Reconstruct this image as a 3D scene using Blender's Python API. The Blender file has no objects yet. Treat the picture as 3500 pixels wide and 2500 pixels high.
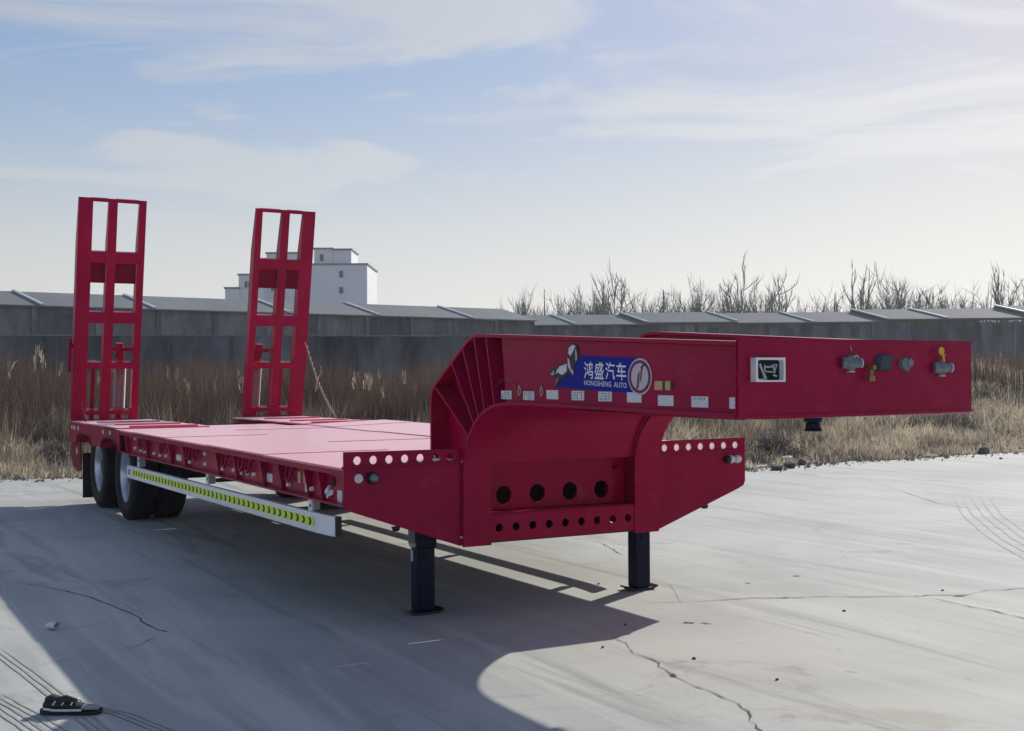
import bpy, math, random
import numpy as np
from mathutils import Vector, Matrix

random.seed(7)
RNG = np.random.default_rng(11)
PI = math.pi

# ------------------------------------------------------------------ camera
SC = bpy.context.scene
COL = SC.collection
CAM = Vector((6.6885, -4.1542, 1.5031))
YAW, PIT, ROL = math.radians(150.50015), 0.007576, -0.0049
FPX = 4187.19
fw = Vector((math.cos(YAW) * math.cos(PIT), math.sin(YAW) * math.cos(PIT), math.sin(PIT)))
r0 = fw.cross(Vector((0, 0, 1))).normalized()
u0 = r0.cross(fw)
RT = r0 * math.cos(ROL) + u0 * math.sin(ROL)
UP = -r0 * math.sin(ROL) + u0 * math.cos(ROL)
cd = bpy.data.cameras.new('camera')
cd.sensor_width = 36
cd.lens = 36 * FPX / 3500
cd.clip_start = 0.1
cd.clip_end = 6000
cam = bpy.data.objects.new('camera', cd)
COL.objects.link(cam)
cam.matrix_world = Matrix(((RT.x, UP.x, -fw.x, CAM.x), (RT.y, UP.y, -fw.y, CAM.y), (RT.z, UP.z, -fw.z, CAM.z), (0, 0, 0, 1)))
SC.camera = cam
# horizontal frame of the view, used to lay out the far background (a = metres right, d = metres away)
FH = Vector((math.cos(YAW), math.sin(YAW), 0))
RH = Vector((math.sin(YAW), -math.cos(YAW), 0))


def place(a, d, z=0.0):
    p = Vector((CAM.x, CAM.y, 0)) + RH * a + FH * d
    return Vector((p.x, p.y, z))


def pxa(x, d):
    return (x - 1750) / FPX * d


def pxz(x, y, d):
    hor = 1282 - (x - 1750) * 0.0049
    return CAM.z + (hor - y) / FPX * d


# ------------------------------------------------------------------ world and sun
SUN_TO = Vector((-0.86, 1.64, 1.0)).normalized()
sun_el = math.asin(SUN_TO.z)
sun_az = math.atan2(SUN_TO.x, SUN_TO.y)
W = bpy.data.worlds.new('World')
SC.world = W
W.use_nodes = True
nt = W.node_tree
nt.nodes.clear()


def N(tree, t, **kw):
    n = tree.nodes.new(t)
    for k, v in kw.items():
        setattr(n, k, v)
    return n


sky = N(nt, 'ShaderNodeTexSky', sky_type='NISHITA', sun_disc=False, sun_elevation=sun_el, sun_rotation=sun_az,
        altitude=100, air_density=1.0, dust_density=1.0, ozone_density=2.0)
geo = N(nt, 'ShaderNodeTexCoord')
mp = N(nt, 'ShaderNodeMapping')
mp.inputs['Rotation'].default_value = (0, 0, -YAW)
mp.inputs['Scale'].default_value = (1.0, 1.0, 1.0)
nt.links.new(geo.outputs['Generated'], mp.inputs['Vector'])
sepx = N(nt, 'ShaderNodeSeparateXYZ')
nt.links.new(mp.outputs['Vector'], sepx.inputs[0])
# project the direction on a high cloud layer so that the wisps stretch towards the horizon
addz = N(nt, 'ShaderNodeMath', operation='ADD'); addz.inputs[1].default_value = 0.16
nt.links.new(sepx.outputs['Z'], addz.inputs[0])
mxz = N(nt, 'ShaderNodeMath', operation='MAXIMUM'); mxz.inputs[1].default_value = 0.05
nt.links.new(addz.outputs[0], mxz.inputs[0])
dx = N(nt, 'ShaderNodeMath', operation='DIVIDE'); dy = N(nt, 'ShaderNodeMath', operation='DIVIDE')
nt.links.new(sepx.outputs['X'], dx.inputs[0]); nt.links.new(mxz.outputs[0], dx.inputs[1])
nt.links.new(sepx.outputs['Y'], dy.inputs[0]); nt.links.new(mxz.outputs[0], dy.inputs[1])
comb = N(nt, 'ShaderNodeCombineXYZ')
nt.links.new(dx.outputs[0], comb.inputs[0]); nt.links.new(dy.outputs[0], comb.inputs[1])


def wnoise(scale, loc, sc, det, rough, dist, lo, hi):
    m = N(nt, 'ShaderNodeMapping'); m.inputs['Location'].default_value = loc; m.inputs['Scale'].default_value = sc
    m.inputs['Rotation'].default_value = (0, 0, 0.18)
    nt.links.new(comb.outputs[0], m.inputs['Vector'])
    n = N(nt, 'ShaderNodeTexNoise'); n.inputs['Scale'].default_value = scale; n.inputs['Detail'].default_value = det
    n.inputs['Roughness'].default_value = rough; n.inputs['Distortion'].default_value = dist
    nt.links.new(m.outputs[0], n.inputs['Vector'])
    r = N(nt, 'ShaderNodeMapRange', interpolation_type='SMOOTHSTEP')
    r.inputs['From Min'].default_value = lo; r.inputs['From Max'].default_value = hi
    nt.links.new(n.outputs['Fac'], r.inputs['Value'])
    return r


c1 = wnoise(1.25, (3.1, 1.3, 0), (1.3, 0.75, 1), 8, 0.58, 0.9, 0.47, 0.64)
c2 = wnoise(2.3, (7.7, 4.1, 0), (1.2, 0.45, 1), 9, 0.64, 1.6, 0.50, 0.70)
mxc = N(nt, 'ShaderNodeMath', operation='MULTIPLY'); mxc.inputs[1].default_value = 0.75
nt.links.new(c2.outputs[0], mxc.inputs[0])
cm = N(nt, 'ShaderNodeMath', operation='MAXIMUM')
nt.links.new(c1.outputs[0], cm.inputs[0]); nt.links.new(mxc.outputs[0], cm.inputs[1])
cmul = N(nt, 'ShaderNodeMath', operation='MULTIPLY'); cmul.inputs[1].default_value = 0.60
nt.links.new(cm.outputs[0], cmul.inputs[0])
# thin haze whitening the low sky
hz = N(nt, 'ShaderNodeMapRange', interpolation_type='SMOOTHSTEP')
hz.inputs['From Min'].default_value = 0.27; hz.inputs['From Max'].default_value = 0.0
hz.inputs['To Min'].default_value = 0.0; hz.inputs['To Max'].default_value = 0.95
nt.links.new(sepx.outputs['Z'], hz.inputs['Value'])
cmax = N(nt, 'ShaderNodeMath', operation='MAXIMUM')
nt.links.new(cmul.outputs[0], cmax.inputs[0]); nt.links.new(hz.outputs[0], cmax.inputs[1])
bw = N(nt, 'ShaderNodeRGBToBW'); nt.links.new(sky.outputs[0], bw.inputs[0])
# a thin even veil of high cloud damps the glow round the sun
dv = N(nt, 'ShaderNodeMath', operation='DIVIDE'); dv.inputs[1].default_value = 6.0
nt.links.new(bw.outputs[0], dv.inputs[0])
d1 = N(nt, 'ShaderNodeMath', operation='ADD'); d1.inputs[1].default_value = 1.0
nt.links.new(dv.outputs[0], d1.inputs[0])
damp = N(nt, 'ShaderNodeMath', operation='DIVIDE'); damp.inputs[0].default_value = 1.0
nt.links.new(d1.outputs[0], damp.inputs[1])
lc = N(nt, 'ShaderNodeMath', operation='MULTIPLY')
nt.links.new(bw.outputs[0], lc.inputs[0]); nt.links.new(damp.outputs[0], lc.inputs[1])
cg = N(nt, 'ShaderNodeMath', operation='MULTIPLY_ADD'); cg.inputs[1].default_value = 1.05; cg.inputs[2].default_value = 0.9
nt.links.new(lc.outputs[0], cg.inputs[0])
ctint = N(nt, 'ShaderNodeMix', data_type='RGBA', blend_type='MULTIPLY'); ctint.inputs['Factor'].default_value = 1
ctint.inputs['B'].default_value = (1.0, 0.993, 0.968, 1)
nt.links.new(cg.outputs[0], ctint.inputs['A'])
skm = N(nt, 'ShaderNodeMix', data_type='RGBA', blend_type='MULTIPLY'); skm.inputs['Factor'].default_value = 1
skm.inputs['B'].default_value = (0.96, 0.945, 1.0, 1)
skd = N(nt, 'ShaderNodeVectorMath', operation='SCALE')
nt.links.new(sky.outputs[0], skd.inputs[0]); nt.links.new(damp.outputs[0], skd.inputs['Scale'])
nt.links.new(skd.outputs[0], skm.inputs['A'])
mixs = N(nt, 'ShaderNodeMix', data_type='RGBA')
nt.links.new(cmax.outputs[0], mixs.inputs['Factor'])
nt.links.new(skm.outputs['Result'], mixs.inputs['A']); nt.links.new(ctint.outputs['Result'], mixs.inputs['B'])
bg = N(nt, 'ShaderNodeBackground'); bg.inputs['Strength'].default_value = 0.138
nt.links.new(mixs.outputs['Result'], bg.inputs['Color'])
wo = N(nt, 'ShaderNodeOutputWorld'); nt.links.new(bg.outputs[0], wo.inputs[0])

sl = bpy.data.lights.new('sun', 'SUN')
sl.energy = 3.6
sl.angle = math.radians(0.55)
sl.color = (1.0, 0.95, 0.84)
so = bpy.data.objects.new('sun', sl)
COL.objects.link(so)
so.location = (0, 0, 30)
so.rotation_euler = SUN_TO.to_track_quat('Z', 'Y').to_euler()
SC.view_settings.view_transform = 'Standard'
SC.view_settings.look = 'None'
SC.view_settings.exposure = 0.40
SC.view_settings.gamma = 1
SC.view_settings.use_curve_mapping = False

# ------------------------------------------------------------------ materials
MATS = {}


def mat(name, color, rough=0.5, metal=0.0, spec=0.5, coat=0.0, var=0.0, vscale=3.0, bump=0.0, bscale=40.0, col2=None,
        trans=0.0, vstretch=(1, 1, 1), rvar=0.0, sheen=0.0, crough=0.12, dust=0.0):
    if name in MATS:
        return MATS[name]
    m = bpy.data.materials.new(name)
    m.use_nodes = True
    t = m.node_tree
    b = t.nodes['Principled BSDF']
    b.inputs['Base Color'].default_value = (*color, 1)
    b.inputs['Roughness'].default_value = rough
    b.inputs['Metallic'].default_value = metal
    b.inputs['Specular IOR Level'].default_value = spec
    b.inputs['Coat Weight'].default_value = coat
    b.inputs['Coat Roughness'].default_value = crough
    b.inputs['Sheen Weight'].default_value = sheen
    b.inputs['Sheen Roughness'].default_value = 0.4
    tc = N(t, 'ShaderNodeTexCoord')
    if var > 0:
        mpn = N(t, 'ShaderNodeMapping'); mpn.inputs['Scale'].default_value = vstretch
        t.links.new(tc.outputs['Object'], mpn.inputs[0])
        n = N(t, 'ShaderNodeTexNoise'); n.inputs['Scale'].default_value = vscale
        n.inputs['Detail'].default_value = 6; n.inputs['Roughness'].default_value = 0.62
        t.links.new(mpn.outputs[0], n.inputs['Vector'])
        mr = N(t, 'ShaderNodeMapRange'); mr.inputs['From Min'].default_value = 0.3; mr.inputs['From Max'].default_value = 0.7
        t.links.new(n.outputs['Fac'], mr.inputs['Value'])
        mx = N(t, 'ShaderNodeMix', data_type='RGBA')
        c2 = col2 if col2 else tuple(c * (1 - var) for c in color)
        c1_ = color if col2 else tuple(min(1, c * (1 + var * 0.5)) for c in color)
        mx.inputs['A'].default_value = (*c1_, 1); mx.inputs['B'].default_value = (*c2, 1)
        t.links.new(mr.outputs[0], mx.inputs['Factor'])
        res = mx.outputs['Result']
        if dust > 0:
            dn = N(t, 'ShaderNodeTexNoise'); dn.inputs['Scale'].default_value = 7; dn.inputs['Detail'].default_value = 9; dn.inputs['Roughness'].default_value = 0.72; dn.inputs['Distortion'].default_value = 0.8
            t.links.new(tc.outputs['Object'], dn.inputs['Vector'])
            dr = N(t, 'ShaderNodeMapRange', interpolation_type='SMOOTHSTEP'); dr.inputs['From Min'].default_value = 0.52; dr.inputs['From Max'].default_value = 0.78; dr.inputs['To Max'].default_value = dust
            t.links.new(dn.outputs['Fac'], dr.inputs['Value'])
            dm = N(t, 'ShaderNodeMix', data_type='RGBA'); dm.inputs['B'].default_value = (0.42, 0.33, 0.30, 1)
            t.links.new(dr.outputs[0], dm.inputs['Factor']); t.links.new(res, dm.inputs['A']); res = dm.outputs['Result']
        t.links.new(res, b.inputs['Base Color'])
        if rvar > 0:
            rr = N(t, 'ShaderNodeMapRange'); rr.inputs['To Min'].default_value = max(0, rough - rvar); rr.inputs['To Max'].default_value = rough + rvar
            t.links.new(n.outputs['Fac'], rr.inputs['Value']); t.links.new(rr.outputs[0], b.inputs['Roughness'])
    if bump > 0:
        n2 = N(t, 'ShaderNodeTexNoise'); n2.inputs['Scale'].default_value = bscale; n2.inputs['Detail'].default_value = 5
        t.links.new(tc.outputs['Object'], n2.inputs['Vector'])
        bp = N(t, 'ShaderNodeBump'); bp.inputs['Strength'].default_value = bump; bp.inputs['Distance'].default_value = 0.01
        t.links.new(n2.outputs['Fac'], bp.inputs['Height']); t.links.new(bp.outputs[0], b.inputs['Normal'])
    if trans > 0:
        tr = N(t, 'ShaderNodeBsdfTranslucent'); tr.inputs['Color'].default_value = (*color, 1)
        ms = N(t, 'ShaderNodeMixShader'); ms.inputs[0].default_value = trans
        t.links.new(b.outputs[0], ms.inputs[1]); t.links.new(tr.outputs[0], ms.inputs[2])
        t.links.new(ms.outputs[0], t.nodes['Material Output'].inputs['Surface'])
    MATS[name] = m
    return m


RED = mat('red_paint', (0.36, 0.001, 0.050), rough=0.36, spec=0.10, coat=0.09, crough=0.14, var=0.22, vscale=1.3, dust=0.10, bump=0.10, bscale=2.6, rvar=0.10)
DECK = mat('deck_paint_glare', (0.90, 0.07, 0.19), rough=0.45, spec=0.5, sheen=0.75, crough=0.30, coat=0.55, dust=0.22, var=0.18, vscale=1.2, bump=0.03, bscale=4, rvar=0.12, vstretch=(0.5, 1.6, 1))  # trailer red turned pink: sky and sun glare put into colour and sheen
REDIN = mat('red_paint_darker', (0.19, 0.001, 0.026), spec=0.1, rough=0.5, var=0.25, vscale=4)  # darker red for the tail panels and recessed ramp panels
NAVY = mat('navy_paint', (0.004, 0.007, 0.034), rough=0.35, spec=0.15, coat=0.04, var=0.3, vscale=6)
BLACK = mat('black_metal', (0.008, 0.009, 0.012), rough=0.45, var=0.3, vscale=8)
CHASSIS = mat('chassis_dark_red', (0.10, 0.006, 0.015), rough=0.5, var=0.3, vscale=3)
RUBBER = mat('tyre_rubber', (0.009, 0.010, 0.015), spec=0.25, rough=0.7, var=0.35, vscale=9, bump=0.15, bscale=60)
RIM = mat('rim_silver', (0.60, 0.64, 0.70), rough=0.32, metal=0.55, var=0.25, vscale=7)
WHITE = mat('white_paint', (0.84, 0.85, 0.86), rough=0.35, coat=0.2, var=0.08, vscale=5)
HOLE_DISC = mat('white_hole_disc', (0.90, 0.88, 0.88), rough=0.3, trans=0.8)  # added translucent white that lets wing holes show bright against the sun
REFL = mat('reflective_tape', (0.72, 0.74, 0.77), rough=0.35, var=0.15, vscale=60)
PRINT = mat('tape_print', (0.10, 0.10, 0.11), rough=0.5)
GREY = mat('grey_plastic', (0.085, 0.10, 0.12), rough=0.4, var=0.9, vscale=45, col2=(0.26, 0.29, 0.32))
YEL = mat('lime_tape', (0.78, 0.97, 0.04), rough=0.45, var=0.12, vscale=12)
AMBER = mat('amber_tape', (0.62, 0.36, 0.16), rough=0.4, var=0.1, vscale=30)
BLUE = mat('blue_vinyl', (0.004, 0.014, 0.30), spec=0.1, rough=0.38, var=0.12, vscale=8)
PINKW = mat('pale_pink_vinyl', (0.66, 0.52, 0.60), rough=0.4, var=0.08, vscale=20)
MAROON = mat('maroon_vinyl', (0.11, 0.006, 0.045), rough=0.4)
SILVER = mat('silver_emblem', (0.55, 0.58, 0.62), rough=0.35, var=0.3, vscale=40)
BRASS = mat('brass', (0.30, 0.20, 0.07), rough=0.4, metal=0.6, var=0.3, vscale=60)
YTAG = mat('yellow_tag', (0.80, 0.42, 0.02), rough=0.4, var=0.3, vscale=80)
CHAIN = mat('galvanised_chain', (0.50, 0.42, 0.42), rough=0.45, metal=0.3, var=0.3, vscale=50)
DARKHOLE = mat('dark_recess', (0.006, 0.006, 0.008), rough=0.8)


def concrete():
    m = bpy.data.materials.new('yard_concrete'); m.use_nodes = True
    t = m.node_tree; b = t.nodes['Principled BSDF']
    tc = N(t, 'ShaderNodeTexCoord')

    def noise(scale, det, rough, dist=0.0, stretch=None, rot=0.0):
        src = tc.outputs['Object']
        if stretch:
            mpp = N(t, 'ShaderNodeMapping'); mpp.inputs['Rotation'].default_value = (0, 0, rot); mpp.inputs['Scale'].default_value = stretch
            t.links.new(src, mpp.inputs[0]); src = mpp.outputs[0]
        n = N(t, 'ShaderNodeTexNoise'); n.inputs['Scale'].default_value = scale; n.inputs['Detail'].default_value = det
        n.inputs['Roughness'].default_value = rough; n.inputs['Distortion'].default_value = dist
        t.links.new(src, n.inputs['Vector']); return n.outputs['Fac']

    def rng(v, a, b_, c=0.0, d=1.0):
        r = N(t, 'ShaderNodeMapRange', interpolation_type='SMOOTHSTEP')
        for i, q in zip(('From Min', 'From Max', 'To Min', 'To Max'), (a, b_, c, d)):
            r.inputs[i].default_value = q
        t.links.new(v, r.inputs['Value']); return r.outputs[0]

    def mix(f, a, b_):
        x = N(t, 'ShaderNodeMix', data_type='RGBA')
        if isinstance(f, float): x.inputs['Factor'].default_value = f
        else: t.links.new(f, x.inputs['Factor'])
        for k, q in (('A', a), ('B', b_)):
            if isinstance(q, tuple): x.inputs[k].default_value = (*q, 1)
            else: t.links.new(q, x.inputs[k])
        return x.outputs['Result']
    c = mix(rng(noise(0.30, 6, 0.62, 0.8), 0.34, 0.66), (0.525, 0.536, 0.505), (0.385, 0.396, 0.382))
    # trowelled and swept streaks in crossing directions
    c = mix(rng(noise(2.0, 5, 0.6, 1.0, (0.10, 1.5, 1), 0.5), 0.50, 0.70, 0, 0.65), c, (0.60, 0.605, 0.57))
    c = mix(rng(noise(2.6, 6, 0.62, 1.1, (0.08, 1.2, 1), -0.50), 0.53, 0.70, 0, 0.70), c, (0.27, 0.277, 0.272))
    c = mix(rng(noise(4.2, 6, 0.65, 1.4, (0.12, 1.1, 1), 1.25), 0.56, 0.74, 0, 0.45), c, (0.33, 0.33, 0.325))
    c = mix(rng(noise(0.9, 8, 0.72, 1.5), 0.56, 0.70, 0, 0.62), c, (0.26, 0.255, 0.235))
    c = mix(rng(noise(0.55, 5, 0.6, 0.8), 0.66, 0.74, 0, 0.40), c, (0.36, 0.27, 0.20))
    c = mix(rng(noise(4.5, 5, 0.65, 0.9, (0.4, 1.8, 1), 0.9), 0.66, 0.74, 0, 0.65), c, (0.62, 0.61, 0.58))
    c = mix(rng(noise(9.0, 4, 0.7, 0.6, (0.6, 1.6, 1), -0.3), 0.66, 0.74, 0, 0.65), c, (0.17, 0.17, 0.165))
    c = mix(rng(noise(120, 4, 0.75), 0.35, 0.72, 0, 0.26), c, (0.24, 0.24, 0.235))
    t.links.new(c, b.inputs['Base Color'])
    b.inputs['Roughness'].default_value = 0.82
    b.inputs['Specular IOR Level'].default_value = 0.3
    n2 = noise(26, 8, 0.7); bp = N(t, 'ShaderNodeBump'); bp.inputs['Strength'].default_value = 0.10; bp.inputs['Distance'].default_value = 0.02
    t.links.new(n2, bp.inputs['Height']); t.links.new(bp.outputs[0], b.inputs['Normal'])
    return m


CONC = concrete()
CRACK = mat('crack_dark', (0.10, 0.095, 0.09), rough=0.9, var=0.4, vscale=20)
MARK = mat('tyre_mark', (0.27, 0.265, 0.26), rough=0.85, var=0.45, vscale=14, col2=(0.42, 0.41, 0.40))
MARK2 = mat('faint_tyre_mark', (0.33, 0.33, 0.325), rough=0.85, var=0.45, vscale=9, col2=(0.45, 0.445, 0.44))
SOIL = mat('dry_soil', (0.20, 0.16, 0.115), rough=0.95, var=0.5, vscale=1.3, bump=0.6, bscale=8)


def hairmat(name, ca, cb):
    m = bpy.data.materials.new(name); m.use_nodes = True
    t = m.node_tree; b = t.nodes['Principled BSDF']; b.inputs['Roughness'].default_value = 0.85
    b.inputs['Specular IOR Level'].default_value = 0.15
    at = N(t, 'ShaderNodeAttribute', attribute_name='tone')
    x = N(t, 'ShaderNodeMix', data_type='RGBA'); x.inputs['A'].default_value = (*ca, 1); x.inputs['B'].default_value = (*cb, 1)
    t.links.new(at.outputs['Fac'], x.inputs['Factor']); t.links.new(x.outputs['Result'], b.inputs['Base Color'])
    tr = N(t, 'ShaderNodeBsdfTranslucent'); t.links.new(x.outputs['Result'], tr.inputs['Color'])
    ms = N(t, 'ShaderNodeMixShader'); ms.inputs[0].default_value = 0.45
    t.links.new(b.outputs[0], ms.inputs[1]); t.links.new(tr.outputs[0], ms.inputs[2])
    t.links.new(ms.outputs[0], t.nodes['Material Output'].inputs['Surface'])
    return m


# ------------------------------------------------------------------ mesh helpers
def link(o, parent=None):
    COL.objects.link(o)
    if parent is not None:
        o.parent = parent
    return o


def tag(o, label, cat, group=None, kind=None):
    if label: o['label'] = label
    if cat: o['category'] = cat
    if group: o['group'] = group
    if kind: o['kind'] = kind
    return o


def empty(name, loc=(0, 0, 0)):
    o = bpy.data.objects.new(name, None); o.location = loc; o.empty_display_size = 0.1
    COL.objects.link(o); return o


class MB:
    def __init__(s): s.v = []; s.f = []

    def add(s, v, f):
        n = len(s.v); s.v += [tuple(p) for p in v]; s.f += [tuple(i + n for i in q) for q in f]; return s

    def obox(s, c, ex, ey, ez):
        c, ex, ey, ez = Vector(c), Vector(ex), Vector(ey), Vector(ez)
        v = [c + ex * a + ey * b + ez * d for d in (-.5, .5) for b in (-.5, .5) for a in (-.5, .5)]
        return s.add(v, [(0, 2, 3, 1), (4, 5, 7, 6), (0, 1, 5, 4), (2, 6, 7, 3), (0, 4, 6, 2), (1, 3, 7, 5)])

    def box(s, x0, x1, y0, y1, z0, z1):
        return s.obox(((x0 + x1) / 2, (y0 + y1) / 2, (z0 + z1) / 2), (x1 - x0, 0, 0), (0, y1 - y0, 0), (0, 0, z1 - z0))

    def cyl(s, p0, p1, r0, r1=None, n=12, caps=True):
        p0, p1 = Vector(p0), Vector(p1); r1 = r0 if r1 is None else r1
        d = (p1 - p0).normalized(); a = d.orthogonal().normalized(); b = d.cross(a)
        v = []
        for p, r in ((p0, r0), (p1, r1)):
            v += [p + (a * math.cos(2 * PI * i / n) + b * math.sin(2 * PI * i / n)) * r for i in range(n)]
        f = [(i, (i + 1) % n, n + (i + 1) % n, n + i) for i in range(n)]
        if caps: f += [tuple(range(n - 1, -1, -1)), tuple(range(n, 2 * n))]
        return s.add(v, f)

    def tube(s, path, r, n=6):
        path = [Vector(p) for p in path]; v = []; m = len(path)
        ref = None
        for i, p in enumerate(path):
            d = (path[min(i + 1, m - 1)] - path[max(i - 1, 0)]).normalized()
            a = d.orthogonal().normalized() if ref is None else (ref - d * ref.dot(d)).normalized()
            ref = a; b = d.cross(a); rr = r[i] if isinstance(r, (list, tuple)) else r
            v += [p + (a * math.cos(2 * PI * k / n) + b * math.sin(2 * PI * k / n)) * rr for k in range(n)]
        f = [(i * n + k, i * n + (k + 1) % n, (i + 1) * n + (k + 1) % n, (i + 1) * n + k) for i in range(m - 1) for k in range(n)]
        f += [tuple(range(n - 1, -1, -1)), tuple(range((m - 1) * n, m * n))]
        return s.add(v, f)

    def lathe(s, prof, o, axis, n=32):
        # prof: list of (radius, offset along axis)
        o, axis = Vector(o), Vector(axis).normalized(); a = axis.orthogonal().normalized(); b = axis.cross(a); m = len(prof); v = []
        for i in range(n):
            e = a * math.cos(2 * PI * i / n) + b * math.sin(2 * PI * i / n)
            v += [o + e * r + axis * h for r, h in prof]
        f = [(i * m + k, i * m + k + 1, ((i + 1) % n) * m + k + 1, ((i + 1) % n) * m + k) for i in range(n) for k in range(m - 1)]
        return s.add(v, f)

    def ribbon(s, line, y0, y1, th):
        # a bent flat bar: line in XZ, width along Y, thickness towards the left-hand normal
        m = len(line); v = []
        for i, (x, z) in enumerate(line):
            a = Vector(line[max(i - 1, 0)]); b = Vector(line[min(i + 1, m - 1)]); d = (b - a).normalized(); nx, nz = -d.y * th, d.x * th
            v += [(x, y0, z), (x, y1, z), (x + nx, y1, z + nz), (x + nx, y0, z + nz)]
        f = [(i * 4 + k, i * 4 + (k + 1) % 4, (i + 1) * 4 + (k + 1) % 4, (i + 1) * 4 + k) for i in range(m - 1) for k in range(4)]
        f += [(3, 2, 1, 0), tuple((m - 1) * 4 + k for k in range(4))]
        return s.add(v, f)

    def build(s, name, m, parent=None, smooth=False, bevel=0.0):
        me = bpy.data.meshes.new(name); me.from_pydata(s.v, [], s.f)
        import bmesh
        bm = bmesh.new(); bm.from_mesh(me); bmesh.ops.recalc_face_normals(bm, faces=bm.faces); bm.to_mesh(me); bm.free()
        me.materials.append(m)
        if smooth:
            me.shade_smooth() if hasattr(me, 'shade_smooth') else None
            try:
                me.set_sharp_from_angle(angle=math.radians(38))
            except Exception:
                pass
        o = link(bpy.data.objects.new(name, me), parent)
        if bevel:
            bv = o.modifiers.new('bevel', 'BEVEL'); bv.width = bevel; bv.segments = 2; bv.limit_method = 'ANGLE'; bv.angle_limit = math.radians(40)
        return o


def circle(cx, cy, r, n=20, ry=None, a0=0.0, a1=2 * PI):
    ry = r if ry is None else ry
    full = abs(a1 - a0 - 2 * PI) < 1e-6
    k = n if full else n + 1
    return [(cx + r * math.cos(a0 + (a1 - a0) * i / n), cy + ry * math.sin(a0 + (a1 - a0) * i / n)) for i in range(k)]


def curve_mesh(name, loops, th):
    cu = bpy.data.curves.new(name, 'CURVE'); cu.dimensions = '2D'; cu.fill_mode = 'BOTH'; cu.extrude = th / 2
    for lp in loops:
        sp = cu.splines.new('POLY'); sp.points.add(len(lp) - 1)
        for p, q in zip(sp.points, lp): p.co = (q[0], q[1], 0, 1)
        sp.use_cyclic_u = True
    o = bpy.data.objects.new(name, cu); COL.objects.link(o)
    me = bpy.data.meshes.new_from_object(o.evaluated_get(bpy.context.evaluated_depsgraph_get()))
    bpy.data.objects.remove(o); bpy.data.curves.remove(cu)
    return me


def plate(name, outline, holes, O, ex, ey, th, m, parent=None):
    """flat plate with real holes; outline in the ex/ey plane, th centred on it"""
    me = curve_mesh(name, [outline] + list(holes), th)
    ex, ey = Vector(ex), Vector(ey); ez = ex.cross(ey); O = Vector(O)
    M = Matrix(((ex.x, ey.x, ez.x, O.x), (ex.y, ey.y, ez.y, O.y), (ex.z, ey.z, ez.z, O.z), (0, 0, 0, 1)))
    me.transform(M); me.name = name
    me.materials.clear(); me.materials.append(m)
    return link(bpy.data.objects.new(name, me), parent)


XZ = ((1, 0, 0), (0, 0, 1))   # normal -Y
YZ = ((0, 1, 0), (0, 0, 1))   # normal +X


def rect(a0, a1, b0, b1): return [(a0, b0), (a1, b0), (a1, b1), (a0, b1)]


# ------------------------------------------------------------------ the ground
EDGE = [(-60, -15.5), (-30, -13.6), (-14, -13.0), (-6, -12.9), (-1.84, -12.69), (-0.87, -12.37), (1.4, -12.7), (3.5, -12.1), (5.5, -10.4),
        (7.2, -8.9), (8.36, -8.01), (9.6, -8.47), (11.7, -8.55), (15.7, -8.72), (22, -9.3), (40, -10.5), (70, -12)]
EY = np.array([e[0] for e in EDGE]); EX = np.array([e[1] for e in EDGE])


def edge_x(y): return np.interp(y, EY, EX)


def sstep(a, b, x):
    t = np.clip((x - a) / (b - a), 0, 1); return t * t * (3 - 2 * t)


def wob(x, y):
    return (np.sin(x * 1.3 + 0.7 * y) + np.sin(y * 1.9 - 0.4 * x + 1.0) + np.sin(0.53 * x + 2.3 * y) * 0.7) / 2.7


def terrain_h(x, y):
    s = edge_x(y) - x
    h = -0.10 + 0.10 * sstep(-0.1, 0.5, s)
    h = h + sstep(0.3, 5, s) * (0.10 + 0.10 * wob(x * 0.8, y * 0.8))
    # grassy bank that rises to the right of the yard
    h = h + 1.25 * sstep(0.8, 6.5, s) * sstep(14.2, 19.5, y + 0.25 * (x + 12)) * (1 - .8 * sstep(7.5, 13, s))
    h = h + 0.10 * sstep(2, 10, s)
    fade = 1 - sstep(40, 90, np.abs(s))
    return np.where(s < -0.12, -0.10, h * fade)


gx = np.concatenate([np.linspace(-1500, -120, 12), np.linspace(-100, -34, 12), np.linspace(-32, -7, 84), np.linspace(-5, 100, 8), np.linspace(200, 1500, 5)])
gy = np.concatenate([np.linspace(-1500, -120, 10), np.linspace(-100, -14, 10), np.linspace(-13, 34, 140), np.linspace(36, 120, 12), np.linspace(200, 1500, 8)])
GX, GY = np.meshgrid(gx, gy)
GZ = terrain_h(GX, GY)
nv = GX.size; cols = len(gx)
vv = np.stack([GX.ravel(), GY.ravel(), GZ.ravel()], 1)
ff = [(r * cols + c, r * cols + c + 1, (r + 1) * cols + c + 1, (r + 1) * cols + c) for r in range(len(gy) - 1) for c in range(cols - 1)]
me = bpy.data.meshes.new('ground'); me.from_pydata(vv.tolist(), [], ff); me.materials.append(SOIL); me.shade_smooth()
tag(link(bpy.data.objects.new('ground', me)), None, None, kind='structure')

ys = np.concatenate([np.linspace(-60, -8, 20), np.arange(-7.8, 30, 0.22), np.linspace(31, 70, 16)])
loop = [(edge_x(y) + 0.10 * math.sin(y * 2.1) + 0.05 * math.sin(y * 5.3 + 1) + random.uniform(-.05, .05), y) for y in ys]
yard_out = [(x, y) for x, y in loop] + [(70, 70), (70, -60)]
YARD = plate('concrete_yard', yard_out, [], (0, 0, -0.04), (1, 0, 0), (0, 1, 0), 0.08, CONC)
tag(YARD, None, None, kind='structure')


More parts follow.
